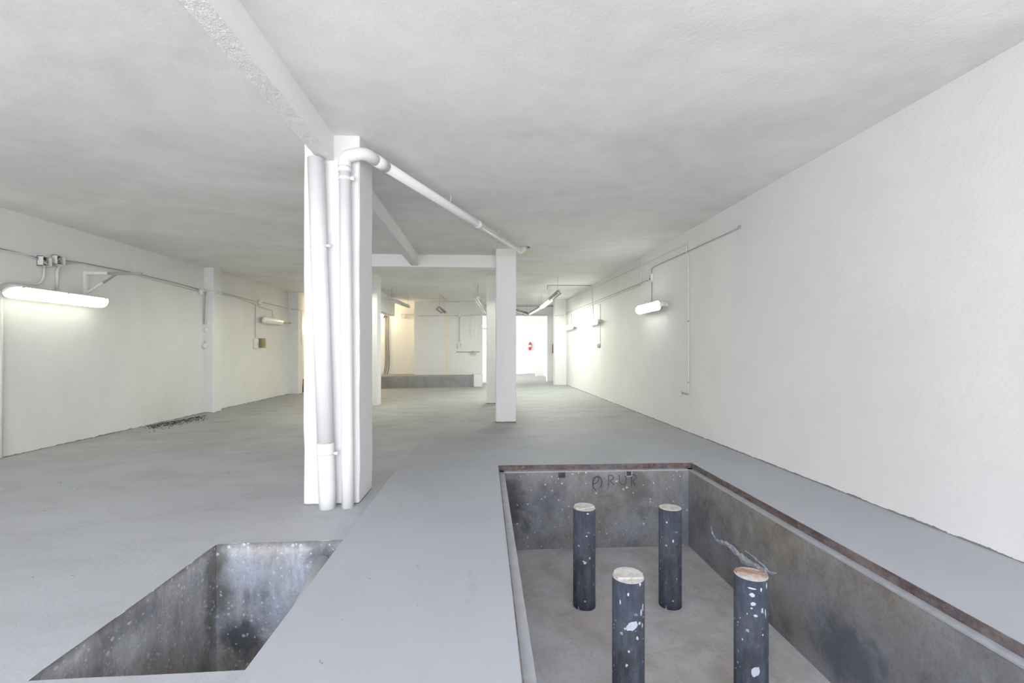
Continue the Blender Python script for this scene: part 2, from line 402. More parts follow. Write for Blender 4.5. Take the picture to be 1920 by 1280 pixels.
xsR = lines(-1.05, 4.0, 0.3, (PX0, PX1)); ysR = lines(-7.4, 28.3, 0.35, (PY0, PY1, 20.2))
grid(fl, xsR, ysR, zR, (PX0, PX1, PY0, PY1), 1)
xsL = lines(-7.3, -1.05, 0.25, (QX0,)); ysL = lines(-7.4, 28.3, 0.25, (QY0, QY1))
grid(fl, xsL, ysL, zL, (QX0, QX1, QY0, QY1), 0)
vs = []; fs = []
ye = lines(-7.4, 9.6, 0.25, (QY0, QY1))
for y in ye: vs += [(-1.05, y, max(zL(-1.05, y), zR(-1.05, y))), (-1.05, y, min(zL(-1.05, y), zR(-1.05, y))-0.02)]
for i in range(len(ye)-1): fs.append((2*i, 2*i+2, 2*i+3, 2*i+1))
fl.add(vs, fs, False, 1)
floor = struct(fl.build('floor', [M['floor'], M['slab']], None, Z0))

# ------------------------------------------------------------------ ceiling and walls
cl = MB(); cl.box(-7.3, 4.0, -7.4, 21.2, CEIL, CEIL+0.2)
struct(cl.build('ceiling', M['ceiling'], None, Z0))
wl = MB(); wl.box(-7.3, -6.89, -7.4, 21.0, -0.4, CEIL+0.1)
wall_left = struct(wl.build('wall_left', M['wall_low'], None, Z0))
p = MB().cbox(-6.95, -6.67, 11.86, 12.22, -0.3, CEIL, 0.012, 0.003, 4); p.build('pilaster', M['wall_low'], wall_left)
p = MB().cbox(-6.95, -6.54, 16.75, 17.1, -0.3, CEIL, 0.012, 0.003, 5); p.build('pilaster', M['wall_low'], wall_left)
wr = MB()
wr.add([(XR(-7.4),-7.4,-0.4),(XR(28.3),28.3,-0.4),(4.3,28.3,-0.4),(4.3,-7.4,-0.4),(XR(-7.4),-7.4,CEIL+0.1),(XR(28.3),28.3,CEIL+0.1),(4.3,28.3,CEIL+0.1),(4.3,-7.4,CEIL+0.1)],
    [(0,1,2,3),(4,7,6,5),(0,4,5,1),(1,5,6,2),(2,6,7,3),(3,7,4,0)])
struct(wr.build('wall_right', M['wall'], None, Z0))
# back wall: recessed left part, forward panel with service conduits, lintel over the wide passage
YB = 19.75
bw = MB()
bw.box(-6.9, -2.97, 20.6, 20.9, -0.3, CEIL)
bw.box(-2.97, -0.12, YB, 20.9, -0.3, CEIL)
wall_back = struct(bw.build('wall_back', M['wall_plain'], None, Z0))
ln = MB(); ln.box(-0.12, 3.3, 20.8, 21.15, 2.93, CEIL)
struct(ln.build('trim_1', M['wall_plain'], None, Z0))
jb = MB().cbox(2.78, 3.30, 18.62, 19.0, -0.1, CEIL, 0.015, 0.002, 7)
struct(jb.build('trim_2', M['wall_plain'], None, Z0))
jb = MB().cbox(2.76, 3.27, 20.72, 21.1, -0.1, 2.93, 0.01, 0.002, 8)
struct(jb.build('trim_3', M['wall_plain'], None, Z0))
jb = MB().cbox(2.74, 3.25, 25.1, 25.5, -0.1, 3.05, 0.01, 0.002, 9)
struct(jb.build('trim_4', M['wall_plain'], None, Z0))
# warm peach paint stripe down the back panel
st = MB().box(-2.45, -2.31, YB-0.012, YB+0.02, 0.36, 2.85)
a = atY(837, 650, YB); b = atY(844, 650, YB)
st = MB().box(a.x, b.x, YB-0.012, YB+0.02, 0.36, 2.85)
st.build('painted_stripe', plain('peach_paint', (0.86, 0.79, 0.66), 0.7, 0, 0.05), wall_back)
# shallow vertical plaster panel
a = atY(882, 600, YB); b = atY(893, 633, YB)
MB().cbox(a.x, b.x, YB-0.03, YB+0.02, b.z, a.z, 0.008).build('plaster_panel', M['wall_plain'], wall_back)
# rear wall with the wide street opening
rw = MB(); rw.box(-7.3, -6.6, -5.2, -5.0, -0.3, CEIL+0.1); rw.box(-6.6, 2.4, -5.2, -5.0, 3.2, CEIL+0.1); rw.box(2.4, 4.3, -5.2, -5.0, -0.3, CEIL+0.1)
struct(rw.build('wall_rear', M['wall_plain'], None, Z0))
# entrance hall beyond the passage
hall = MB(); hall.box(-2.0, 3.6, 21.15, 28.3, 3.05, 3.2)
struct(hall.build('trim_5', M['wall_plain'], None, Z0))
eh = MB(); X1 = 0.35
eh.box(X1, 3.6, 27.8, 28.1, -0.2, 3.05); eh.box(-2.0, -1.0, 27.8, 28.1, -0.2, 3.05)
eh.box(-2.0, -1.9, 20.9, 21.6, -0.2, 3.05); eh.box(-2.0, -0.12, 20.9, 21.15, -0.2, 3.05); eh.box(-2.0, -1.9, 27.4, 28.1, -0.2, 3.05)
struct(eh.build('wall_hall', M['wall_plain'], None, Z0))
wn = thing('window_1', 'tall glazed street opening', 'window', (-0.3, 27.9, -0.06))
for k in ('label', 'category'): del wn[k]
struct(wn)
z_t = 1.4+(656-616)*27.9/875
MB().box(-1.0, X1, 27.86, 27.94, z_t-0.05, z_t+0.05).build('transom', M['grey_metal'], wn)
for x in (-1.0, X1-0.05): MB().box(x, x+0.05, 27.86, 27.94, -0.06, 3.05).build('window_frame', M['housing'], wn)
gm, gnt, gb = mat('glass'); gb.inputs['Transmission Weight'].default_value = 1; gb.inputs['Roughness'].default_value = 0.0; gb.inputs['Base Color'].default_value = (0.97, 1, 0.98, 1); gb.inputs['IOR'].default_value = 1.05
MB().box(-0.95, X1-0.05, 27.895, 27.905, -0.05, z_t-0.05).build('pane', gm, wn)
MB().box(-0.95, X1-0.05, 27.895, 27.905, z_t+0.05, 3.05).build('pane', gm, wn)

# ------------------------------------------------------------------ beams and columns
b = MB().cbox(-1.56, -1.43, -7.2, 10.2, 3.19, CEIL, 0.008)
bm_ = thing('ceiling_beam', 'long white concrete beam with stippled underside running from the viewer over the pipe column', 'beam', (-1.5, 4, 3.19))
MB().add([(-1.57,-7.2,3.195),(-1.57,10.15,3.195),(-1.57,10.15,CEIL),(-1.57,-7.2,CEIL),(-1.43,-7.2,3.195),(-1.43,10.15,3.195),(-1.43,10.15,CEIL),(-1.43,-7.2,CEIL)],
   [(0,3,2,1),(4,5,6,7),(0,4,7,3),(1,2,6,5)]).build('beam_body', M['beam'], bm_)
# stippled underside: a finely dimpled sheet of plaster
nx, ny = 12, 900
vs = []; fs = []; rnd = random.Random(3)
for j in range(ny+1):
    for i in range(nx+1):
        e = i in (0, nx)
        vs.append((-1.572+0.146*i/nx + (rnd.uniform(-.003,.003) if not e else rnd.uniform(-.002,.002)), -7.2+17.35*j/ny, 3.19+(0.006 if e else rnd.uniform(-0.0035, 0.0035))))
for j in range(ny):
    for i in range(nx):
        a = j*(nx+1)+i; fs.append((a, a+nx+1, a+nx+2, a+1))
MB().add(vs, fs, True).build('stippled_underside', M['stipple'], bm_)
b = MB().cbox(-3.3, 0.62, 10.02, 10.3, 3.17, CEIL+0.0, 0.008)
tag(b.build('ceiling_beam', M['beam'], None), 'white concrete cross beam meeting the thin square post, nearest beam seen square on', 'beam')
b = MB(); b.box(-3.85, -3.62, 12.6, 18.95, 2.76, CEIL)
tag(b.build('ceiling_beam', M['beam'], None), 'deep white downstand beam near the back wall ending above the black cables', 'beam')

def column(x0, x1, y0, y1, z0, label, seed, jit=0.004):
    b = MB().cbox(x0, x1, y0, y1, z0, CEIL, 0.014, jit, seed, 0.18)
    return tag(b.build('column', M['column'], None), label, 'column')
c1 = column(-1.71, -1.195, 4.50, 5.02, -0.10, 'thick white square concrete column with two drainpipes strapped to its front', 11)
c1b = MB()
column(0.215, 0.62, 9.38, 9.78, -0.09, 'white square column touched at its top by the end of the slanting drainpipe', 12)
column(0.03, 0.46, 12.7, 13.1, -0.09, 'white square column just behind the one the slanting drainpipe reaches', 13)
column(-3.35, -2.88, 12.7, 13.1, -0.14, 'white square column at the left of the far bay, half hidden by the column with pipes', 14)
column(-3.30, -2.95, 9.98, 10.34, -0.14, 'white column carrying the left end of the cross beam, hidden behind the column with pipes', 15)

# platform
pf = thing('platform', 'low grey concrete platform along the back wall under the black cables', 'platform', (-3, 19, -0.07))
MB().cbox(-6.2, -0.49, 18.55, 19.75, -0.15, 0.36, 0.02, 0.006, 21).build('platform_body', M['platform'], pf)
MB().box(-6.2, -2.97, 19.74, 20.6, -0.15, 0.36).build('platform_body', M['platform'], pf)
tag(MB().cbox(-0.48, -0.13, 18.75, 19.74, -0.1, 0.43, 0.015, 0.004, 22).build('plinth', M['wall_plain'], None), 'small white plinth at the right end of the grey platform', 'plinth')

# ------------------------------------------------------------------ large pit
pit = thing('service_pit', 'large deep rectangular concrete pit with a rusty steel rim and four posts inside', 'pit', ((PX0+PX1)/2, 3.3, -1.0))
wI = 0.065   # ledge width
def sheet(a, b_, c, d, nu, nv, amp, seed, nrm):   # uneven wall sheet
    rnd = random.Random(seed); a, b_, c, d = map(Vector, (a, b_, c, d)); vs = []; fs = []
    for j in range(nv+1):
        for i in range(nu+1):
            u = i/nu; v = j/nv
            p = a*(1-u)*(1-v)+b_*u*(1-v)+c*u*v+d*(1-u)*v
            if 0 < i < nu and 0 < j < nv: p = p+Vector(nrm)*rnd.uniform(-amp, amp)
            vs.append(p)
    for j in range(nv):
        for i in range(nu):
            q = j*(nu+1)+i; fs.append((q, q+1, q+nu+2, q+nu+1))
    return MB().add(vs, fs, True)
x0, x1, y0, y1, zt, zb = PX0+wI, PX1-wI, PY0+wI, PY1-wI, -0.075, -1.0
pw_back = sheet((x0,y1,zb),(x1,y1,zb),(x1,y1,zt),(x0,y1,zt), 16, 7, 0.004, 1, (0,1,0)).build('pit_wall', M['pit_wall'], pit)
sheet((x1,y1,zb),(x1,y0,zb),(x1,y0,zt),(x1,y1,zt), 30, 7, 0.004, 2, (1,0,0)).build('pit_wall', M['pit_wall'], pit)
sheet((x0,y0,zb),(x0,y1,zb),(x0,y1,zt),(x0,y0,zt), 30, 7, 0.004, 3, (1,0,0)).build('pit_wall', M['pit_wall'], pit)
sheet((x1,y0,zb),(x0,y0,zb),(x0,y0,zt),(x1,y0,zt), 16, 7, 0.004, 4, (0,1,0)).build('pit_wall', M['pit_wall'], pit)
sheet((x0,y0,zb),(x1,y0,zb),(x1,y1,zb),(x0,y1,zb), 24, 40, 0.004, 5, (0,0,1)).build('pit_floor', M['pit_floor'], pit)
# steel rim: angle bars (upright flange + ledge) each a part
def angle(pa, pb, inward):
    pa = Vector(pa); pb = Vector(pb); inw = Vector(inward); up = Vector((0,0,1))
    t = 0.008
    r = MB(); d = (pb-pa)
    c = (pa+pb)/2
    r.obox(c+inw*(t/2)+up*(-0.03), d/2, inw*(t/2), up*0.033)
    n0 = len(r.f)
    r.obox(c+inw*(0.006+wI/2)+up*(-0.066), d/2, inw*(wI/2), up*0.007)
    for i in range(n0, len(r.f)): r.mi[i] = 1
    return r
for (pa, pb, inw, d2) in (((PX0,PY1,0),(PX1,PY1,0),(0,-1,0),0), ((PX1,PY1,0),(PX1,PY0,0),(-1,0,0),0),
                      ((PX0,PY0,0),(PX0,PY1,0),(1,0,0),0), ((PX1,PY0,0),(PX0,PY0,0),(0,1,0),0)):
    zo = Vector((0,0,-0.002))
    angle(Vector(pa)+zo, Vector(pb)+zo, inw).build('rim_bar', [M['rust'], M['steel_paint']], pit)
for px, mm in ((1053, M['rust']), (1178, M['steel_paint'])):      # small steel lugs under the back rim
    q = atY(px, 884, y1)
    l = MB(); t = 0.006
    l.box(q.x-0.04, q.x-0.032, y1-0.03, y1, -0.135, -0.073); l.box(q.x+0.032, q.x+0.04, y1-0.03, y1, -0.135, -0.073)
    l.box(q.x-0.04, q.x+0.04, y1-0.03, y1, -0.135, -0.127)
    lo = l.build('steel_lug', mm, pit)
    MB().box(q.x-0.032, q.x+0.032, y1-0.008, y1-0.002, -0.127, -0.075).build('slot', M['dark'], lo)
# mortar repair on the right wall
def ridge(path, widths, on, thick, seed):
    rnd = random.Random(seed); m_ = MB(); vs = []; fs = []
    P = []
    for i in range(len(path)-1):
        for k in range(4):
            t = k/4; P.append((path[i][0]*(1-t)+path[i+1][0]*t, path[i][1]*(1-t)+path[i+1][1]*t, widths[i]*(1-t)+widths[i+1]*t))
    P.append((*path[-1], widths[-1]))
    for (x, y, wd) in P:
        a = on(x, y-wd*rnd.uniform(0.6,1.3)); c = on(x+rnd.uniform(-2,2), y); d = on(x, y+wd*rnd.uniform(0.6,1.3))
        vs += [a, c+thick*rnd.uniform(0.6,1.4), d]
    for i in range(len(P)-1):
        for k in range(2): fs.append((3*i+k, 3*i+3+k, 3*i+4+k, 3*i+k+1))
    return m_.add(vs, fs, False)
onr = lambda x, y: atX(x, y, x1-0.006)
ridge([(1333,985),(1338,1003),(1345,1014),(1362,1018),(1380,1034),(1395,1050),(1412,1058),(1430,1070),(1444,1073),(1457,1076)],
      [1,2,3,5,7,8,6,6,4,2], onr, Vector((-0.012,0,0)), 6).build('mortar_patch', M['peeled'], pit)
ridge([(1398,1032),(1415,1046),(1432,1060),(1442,1070)], [1,2,2,1], onr, Vector((-0.006,0,0)), 7).build('mortar_patch', M['peeled'], pit)
# scrawled marks on the back wall of the pit: a ringed 9 then R U R
def stroke(m_, pts, wpx, Y, dz=0.0):
    P = rounded([Vector((x, y, 0)) for x, y in pts], 3, 3); vs = []; fs = []
    for i, q in enumerate(P):
        a = P[max(0, i-1)]; c = P[min(len(P)-1, i+1)]; d = (c-a); d.z = 0; d.normalize(); n = Vector((-d.y, d.x, 0))*wpx/2
        for s_ in (1, -1):
            t = q+n*s_; vs.append(atY(t.x, t.y, Y))
    for i in range(len(P)-1): fs.append((2*i, 2*i+2, 2*i+3, 2*i+1))
    m_.add(vs, fs)
g = MB(); Yg = y1-0.0055
ring = [(1120+8.5*math.cos(t), 904+11.5*math.sin(t)) for t in [math.radians(-205+18*k) for k in range(0, 15)]]
stroke(g, ring, 2.4, Yg)
stroke(g, [(1111,909),(1114,897),(1120,893),(1123,898),(1119,905),(1112,907),(1112,914),(1118,920)], 1.8, Yg-0.0007)
stroke(g, [(1141,911),(1141,890),(1149,891),(1151,897),(1143,901),(1152,909)], 1.5, Yg)
stroke(g, [(1161,890),(1162,904),(1166,909),(1172,908),(1174,900),(1174,890)], 1.5, Yg)
stroke(g, [(1184,911),(1184,889),(1192,890),(1194,897),(1186,901),(1191,910)], 2.0, Yg)
g.build('scrawled_letters', M['scrawl'], pit)

# four steel posts in the pit
def post(cx, cy, r, ztop, label, capstyle, splats, seed):
    t = thing('pit_post', label, 'post', (cx, cy, -1.0), 'round steel posts in the large pit')
    seg = 40
    MB().tube([(cx,cy,-1.003),(cx,cy,-0.9),(cx,cy,ztop)], [r*1.005, r, r], seg).build('post_shaft', M['post'], t)
    rnd = random.Random(seed); vs = []; fs = []; R = 5
    for j in range(R+1):
        for k in range(seg):
            a = 2*PI*k/seg; rr = r*0.985*(j/R)
            vs.append((cx+rr*math.cos(a), cy+rr*math.sin(a), ztop+0.006+(rnd.uniform(-.003,.004) if 0 < j < R else 0) - (0.006 if j == R else 0)))
    for j in range(R):
        for k in range(seg): q = j*seg; fs.append((q+k, q+seg+k, q+seg+(k+1)%seg, q+(k+1)%seg))
    MB().add(vs, fs, True).build('cement_cap', M['cement'], t)
    if capstyle:   # broken board slab lying in the cap
        ang = capstyle[0]; m_ = MB(); pts = []
        for k in range(12):
            a = 2*PI*k/12; rr = r*(0.92 if capstyle[1] == 'round' else (0.95 if k in (0,1,5,6,7,11) else 0.55))
            pts.append((rr*math.cos(a), rr*math.sin(a)*(capstyle[2])))
        if capstyle[1] == 'round': pts = [(x, max(y, -r*0.5)) for x, y in pts]
        ca, sa = math.cos(ang), math.sin(ang)
        low = [(cx+x*ca-y*sa, cy+x*sa+y*ca, ztop+0.004) for x, y in pts]
        top = [(x, y, z+0.014) for x, y, z in low]; n = len(pts)
        m_.add(low+top, [tuple(range(n, 2*n))]+[(i, (i+1)%n, n+(i+1)%n, n+i) for i in range(n)])
        m_.build('broken_slab', M[capstyle[3]], t)
    for (px, py, wpx, hpx, tilt) in splats:       # thick flat paint splashes that follow the round shaft
        d = ray(px, py); # intersect cylinder
        A = d.x*d.x+d.y*d.y; B = -(d.x*cx+d.y*cy); Cc = cx*cx+cy*cy-r*r
        disc = B*B-A*Cc
        if disc < 0: continue
        tt = (-B-math.sqrt(disc))/A; q = O+d*tt
        th0 = math.atan2(q.y-cy, q.x-cx); sc = tt/FPX; rnd2 = random.Random(int(px*7+py))
        n = 14; rim = []
        for k in range(n):
            a = 2*PI*k/n; f = rnd2.uniform(0.75, 1.15)
            u = math.cos(a)*wpx/2*f; v = math.sin(a)*hpx/2*f
            u, v = u*math.cos(tilt)-v*math.sin(tilt), u*math.sin(tilt)+v*math.cos(tilt)
            th = th0+u*sc/r; rim.append((cx+(r+0.0012)*math.cos(th), cy+(r+0.0012)*math.sin(th), q.z+v*sc*1.05))
        cc = (cx+(r+0.003)*math.cos(th0), cy+(r+0.003)*math.sin(th0), q.z)
        MB().add(rim+[cc], [(k, (k+1)%n, n) for k in range(n)]).build('paint_splash', M['spatter'], t)
def foot(px, ztop, py, r):   # post centre from the centre of its top
    q = atZ(px, py, ztop); return q.x, q.y
R_ = 0.104
ax, ay = foot(1095.5, -0.085, 951.5, R_); post(ax, ay, R_, -0.085, 'blue-grey steel post with a bright white cap, far left in the pit', (0.4,'round',1,'cement'), [(1102,963,4,3,0),(1100,1005,4,3,.3),(1097,1055,6,5,.5),(1094,1052,3,3,0),(1106,1046,3,4,0)], 31)
ax, ay = foot(1256.5, -0.085, 951, R_); post(ax, ay, R_, -0.085, 'blue-grey steel post with a brown-stained cap, far right in the pit', None, [(1250,979,3,4,0),(1262,1014,3,6,0),(1269,1085,2,3,0)], 32)
ax, ay = foot(1178, -0.085, 1080, R_); post(ax, ay, R_, -0.085, 'blue-grey steel post with a large oval white splash, near left in the pit', (0.0,'round',1,'cement'),
   [(1185,1174,24,16,.45),(1172,1178,4,4,0),(1195,1196,5,8,.2),(1178,1114,4,6,0),(1163,1128,3,10,0),(1199,1168,6,6,0),(1202,1148,5,12,0),(1205,1138,4,14,0),(1179,1221,4,5,.7),(1175,1247,4,7,-.4),(1204,1172,3,10,0),(1200,1095,5,7,0)], 33)
ax, ay = foot(1408, -0.085, 1076, R_); post(ax, ay, R_, -0.085, 'blue-grey steel post with a broken brown board on top, near right in the pit', (-0.45,'lens',0.62,'cap_board'),
   [(1410,1103,15,3,-.05),(1410,1115,11,7,0),(1412,1132,9,7,.3),(1417,1154,7,5,0),(1427,1105,4,7,0),(1429,1144,4,10,0),(1417,1259,14,22,-.4),(1437,1098,3,12,0),(1435,1150,3,16,.1),(1409,1140,4,3,0),(1401,1150,3,3,0),(1430,1190,3,4,0),(1392,1198,3,4,0)], 34)

# ------------------------------------------------------------------ small pit
sp = thing('service_pit', 'small dark concrete pit open in the lower left floor', 'pit', ((QX0+QX1)/2, 2.9, -1.5))
zb = -1.5
def zq(x, y): return zL(x, y)-0.001
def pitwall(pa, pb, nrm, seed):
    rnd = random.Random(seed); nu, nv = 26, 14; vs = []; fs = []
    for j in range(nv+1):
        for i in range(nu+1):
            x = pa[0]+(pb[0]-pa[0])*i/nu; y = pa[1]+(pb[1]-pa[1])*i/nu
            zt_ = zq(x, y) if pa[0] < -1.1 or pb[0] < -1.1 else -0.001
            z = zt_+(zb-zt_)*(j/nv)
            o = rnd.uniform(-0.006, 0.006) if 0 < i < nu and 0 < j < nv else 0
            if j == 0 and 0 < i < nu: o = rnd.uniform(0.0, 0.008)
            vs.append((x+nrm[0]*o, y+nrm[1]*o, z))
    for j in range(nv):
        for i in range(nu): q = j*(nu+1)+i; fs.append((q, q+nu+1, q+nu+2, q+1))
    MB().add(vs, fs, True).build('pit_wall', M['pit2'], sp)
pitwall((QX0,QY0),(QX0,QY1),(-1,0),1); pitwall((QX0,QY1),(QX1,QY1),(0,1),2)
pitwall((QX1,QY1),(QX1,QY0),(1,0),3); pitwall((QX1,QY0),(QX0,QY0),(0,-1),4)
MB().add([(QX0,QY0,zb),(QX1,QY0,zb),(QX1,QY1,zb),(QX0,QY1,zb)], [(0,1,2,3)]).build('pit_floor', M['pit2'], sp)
dr = thing('drainpipe', 'grey painted pipe sloping down inside the small pit under the walkway edge', 'pipe', (-1.2, 3.4, -0.4))
q0 = atY(602, 1058, 3.60); q0.z -= 0.02
q1 = Vector((q0.x-0.01, 2.5, q0.z-0.40))
MB().tube([q0+Vector((0,.045,.02)), q1], 0.064, 24).build('pipe_run', plain('grey_painted_pipe', (0.60, 0.61, 0.63), 0.4, 0, 0.05), dr)

# ------------------------------------------------------------------ column drainpipes
d1 = thing('drainpipe', 'wide white vertical drainpipe leaning slightly, left of the two on the thick column', 'pipe', (-1.47, 4.42, -0.06))
YP = 4.415; RP = 0.073
top = atY(592, 300, YP); top.z = 3.17; bot = atY(614.5, 945, YP); bot.z = -0.09
def lerp(a, b_, z): t = (z-a.z)/(b_.z-a.z); return a+(b_-a)*t
zj = lerp(bot, top, atY(612, 832, YP).z)
MB().tube([lerp(bot, top, zj.z+0.0), top], RP, 32).build('pipe_length', M['pipe'], d1)
MB().tube([bot, lerp(bot, top, bot.z+0.16), lerp(bot, top, bot.z+0.165), zj-Vector((0,0,.005)), zj+Vector((0,0,0.012))], [RP+.002, RP+.002, RP+.004, RP+.004, RP+0.003], 32).build('pipe_socket', M['pipe'], d1)
def clamp(parent, c, r, h=0.022):
    cl_ = MB(); cl_.tube([c-Vector((0,0,h/2)), c+Vector((0,0,h/2))], r+0.0045, 32)
    cl_.box(c.x+r, c.x+r+0.035, c.y-0.015, c.y+0.01, c.z-h/2, c.z+h/2)
    cl_.tube([(c.x+r+0.02, c.y-0.03, c.z), (c.x+r+0.02, c.y+0.02, c.z)], 0.011, 8)
    cl_.box(c.x-0.006, c.x+0.006, c.y+r-0.005, 4.515, c.z-h/2, c.z+h/2)
    return cl_.build('clamp', M['pipe'], parent)
MB().tube([zj+Vector((0,0,0.011)), zj+Vector((0,0,0.019))], RP+0.0035, 32).build('sealant_ring', plain('stained_sealant', (0.66, 0.56, 0.40), 0.7, 0, 0.3, 30), d1)
clamp(d1, lerp(bot, top, atY(600, 461, YP).z), RP); clamp(d1, lerp(bot, top, atY(614, 849, YP).z), RP+.003)
d2 = thing('drainpipe', 'white drainpipe rising up the thick column then slanting away under the ceiling', 'pipe', (-1.3, 4.4, -0.06))
RQ = 0.054; YQ = 4.42
b2 = atY(652.5, 945, YQ); b2.z = -0.09; t2 = atY(646.5, 305, YQ)
MB().tube([b2, lerp(b2, t2, b2.z+0.5), t2], [RQ+.002, RQ, RQ], 28).build('pipe_length', M['pipe'], d2)
e1 = Vector((t2.x, YQ, 3.20)); e2 = atY(682, 288, 4.44); e2.z = 3.245
far = Vector((0.69, 9.05, 3.325))
dirv = (far-e2).normalized()
MB().tube(rounded([t2+Vector((0,0,-0.05)), Vector((t2.x, YQ, 3.195)), e2, e2+dirv*0.22], 0.10, 7), RQ+0.004, 28).build('elbow', M['pipe'], d2)
MB().tube([t2+Vector((0,0,-0.09)), t2+Vector((0,0,-0.04))], RQ+0.006, 28).build('elbow_socket', M['pipe'], d2)
MB().tube([e2+dirv*0.18, e2+dirv*0.36], RQ+0.006, 28).build('elbow_socket', M['pipe'], d2)
MB().tube([e2+dirv*0.1, far], RQ, 28).build('pipe_length', M['pipe'], d2)
L = (far-e2).length
for fr in (0.55,):
    MB().tube([e2+dirv*(L*fr), e2+dirv*(L*fr+0.14)], RQ+0.005, 28).build('pipe_socket', M['pipe'], d2)
MB().tube(rounded([far-dirv*0.1, far, far+Vector((0.09,0.12,0.09))], 0.08, 6), RQ+0.006, 24).build('elbow', M['pipe'], d2)
clamp(d2, lerp(b2, t2, atY(648, 335, YQ).z), RQ, 0.03)
for fr in (0.37, 0.74):
    c = e2+dirv*(L*fr)
    h = MB().tube([c+Vector((0,0,RQ*0.9)), c+Vector((0.01,0,0.11)), Vector((c.x+0.005, c.y, CEIL+0.01))], 0.006, 8)
    h.build('hanger', M['pipe'], d2)
hc = far+Vector((0.10, 0.16, 0)); rnd = random.Random(9); hp = []
for k in range(14):
    a = 2*PI*k/14; rr_ = rnd.uniform(0.07, 0.13); hp.append((hc.x+rr_*math.cos(a), hc.y+rr_*1.2*math.sin(a)))
hv = [(x, y, CEIL-0.004) for x, y in hp]+[(x, y, CEIL+0.02) for x, y in hp]
MB().add(hv, [tuple(range(13,-1,-1))]+[(k, (k+1)%14, 14+(k+1)%14, 14+k) for k in range(14)]).build('pipe_hole', plain('broken_plaster', (0.30, 0.26, 0.2), 0.9, 0, 0.4, 20), bpy.data.objects['ceiling'])

# ------------------------------------------------------------------ small thing builders
def run(name, pts, r, m, label, cat, clips=None, group=None, fil=0.04, seg=8):
    o = MB().tube(rounded(pts, fil, 3), r, seg)
    t = o.build(name, m, None); tag(t, label, cat, group); return t
def LX(px, py, off=0.02): return atX(px, py, -6.89+off)
def obox_thing(name, c, sx, sy, sz, m, label, cat, group=None):
    x, y, z = c
    t = thing(name, label, cat, (x, y, z), group)
    MB().cbox(x-sx/2, x+sx/2, y-sy/2, y+sy/2, z-sz/2, z+sz/2, min(sx, sy, sz)*0.15).build('box_body', m, t)
    return t

# enclosed lamp: tapered base tray + clear cover; ax = axis, out = facing direction
def tray_lamp(p0, p1, out, r, lit, label, base_m, cover_m, group=None, caps=True):
    p0 = Vector(p0); p1 = Vector(p1); c = (p0+p1)/2; out = Vector(out).normalized()
    t = thing('fluorescent_lamp', label, 'lamp', c, group)
    d = (p1-p0).normalized(); sd = d.cross(out).normalized(); L = (p1-p0).length
    def prof(half, s_):   # outward (cover) or backward (tray) profile
        if half: return [(sd*math.cos(a)+out*max(0.0, math.sin(a))*0.85) for a in [PI*k/8 for k in range(9)]]
        return [sd*1.06+out*0.06, sd*0.85-out*0.35, sd*0.4-out*0.5, -sd*0.4-out*0.5, -sd*0.85-out*0.35, -sd*1.06+out*0.06]
    for half, nm, m_ in ((True, 'diffuser', cover_m), (False, 'housing', base_m)):
        P = prof(half, 1); n = len(P); vs = []; fs = []
        st = [(0, 0.55), (0.05, 0.95), (0.09, 1.0), (L-0.09, 1.0), (L-0.05, 0.95), (L, 0.55)]
        for s_, k in st:
            for q in P: vs.append(p0+d*s_+q*(r*k))
        for i in range(len(st)-1):
            for j in range(n-1): a = i*n+j; fs.append((a, a+1, a+n+1, a+n))
            a = i*n+n-1; fs.append((a, i*n, i*n+n, a+n))
        fs.append(tuple(range(n-1, -1, -1))); fs.append(tuple((len(st)-1)*n+j for j in range(n)))
        MB().add(vs, fs, half).build(nm, m_, t)
    if caps:
        for s_ in (0.12, L/2, L-0.12):
            for k in (1, -1):
                MB().obox(p0+d*s_+sd*(r*1.05*k)+out*0.005, d*0.02, sd*0.006, out*0.022).build('latch', base_m, t)
    return t, d, sd
def batten(p0, p1, label, lit_m, hang=True, w=0.11, group=None, tubes=1, refl='reflector'):
    p0 = Vector(p0); p1 = Vector(p1); c = (p0+p1)/2
    t = thing('fluorescent_lamp', label, 'lamp', c, group)
    d = (p1-p0).normalized(); sd = d.cross(Vector((0,0,1))).normalized(); up = sd.cross(d)
    # folded reflector: spine box + two sloping wings
    MB().obox(c+up*0.02, d*((p1-p0).length/2), sd*(w*0.25), up*0.03).build('housing', M[refl], t)
    wings = MB()
    for s_ in (1, -1):
        a = p0+sd*(w*0.25*s_)+up*0.0; b_ = p0+sd*(w*0.62*s_)-up*0.05; e = p1-p0
        n_ = up*0.004
        wings.add([a, b_, b_+e, a+e, a+n_, b_+n_, b_+e+n_, a+e+n_], [(0,1,2,3),(4,7,6,5),(0,4,5,1),(1,5,6,2),(2,6,7,3),(3,7,4,0)])
    wings.build('reflector', M[refl], t)
    offs = [0] if tubes == 1 else [-0.025, 0.025]
    for of in offs:
        MB().tube([p0+d*0.04-up*0.045+sd*of, p1-d*0.04-up*0.045+sd*of], 0.017, 12).build('tube', lit_m, t)
    for q in (p0+d*0.02, p1-d*0.02):
        MB().obox(q-up*0.03, d*0.02, sd*0.03, up*0.035).build('lamp_holder', M['housing'], t)
    if hang:
        L_ = (p1-p0).length
        for s_ in (0.15, L_-0.15):
            q = p0+d*s_
            MB().tube([q+up*0.04, Vector((q.x, q.y, CEIL+0.005))], 0.004, 6).build('hanger', M['cable_dark'], t)
    return t

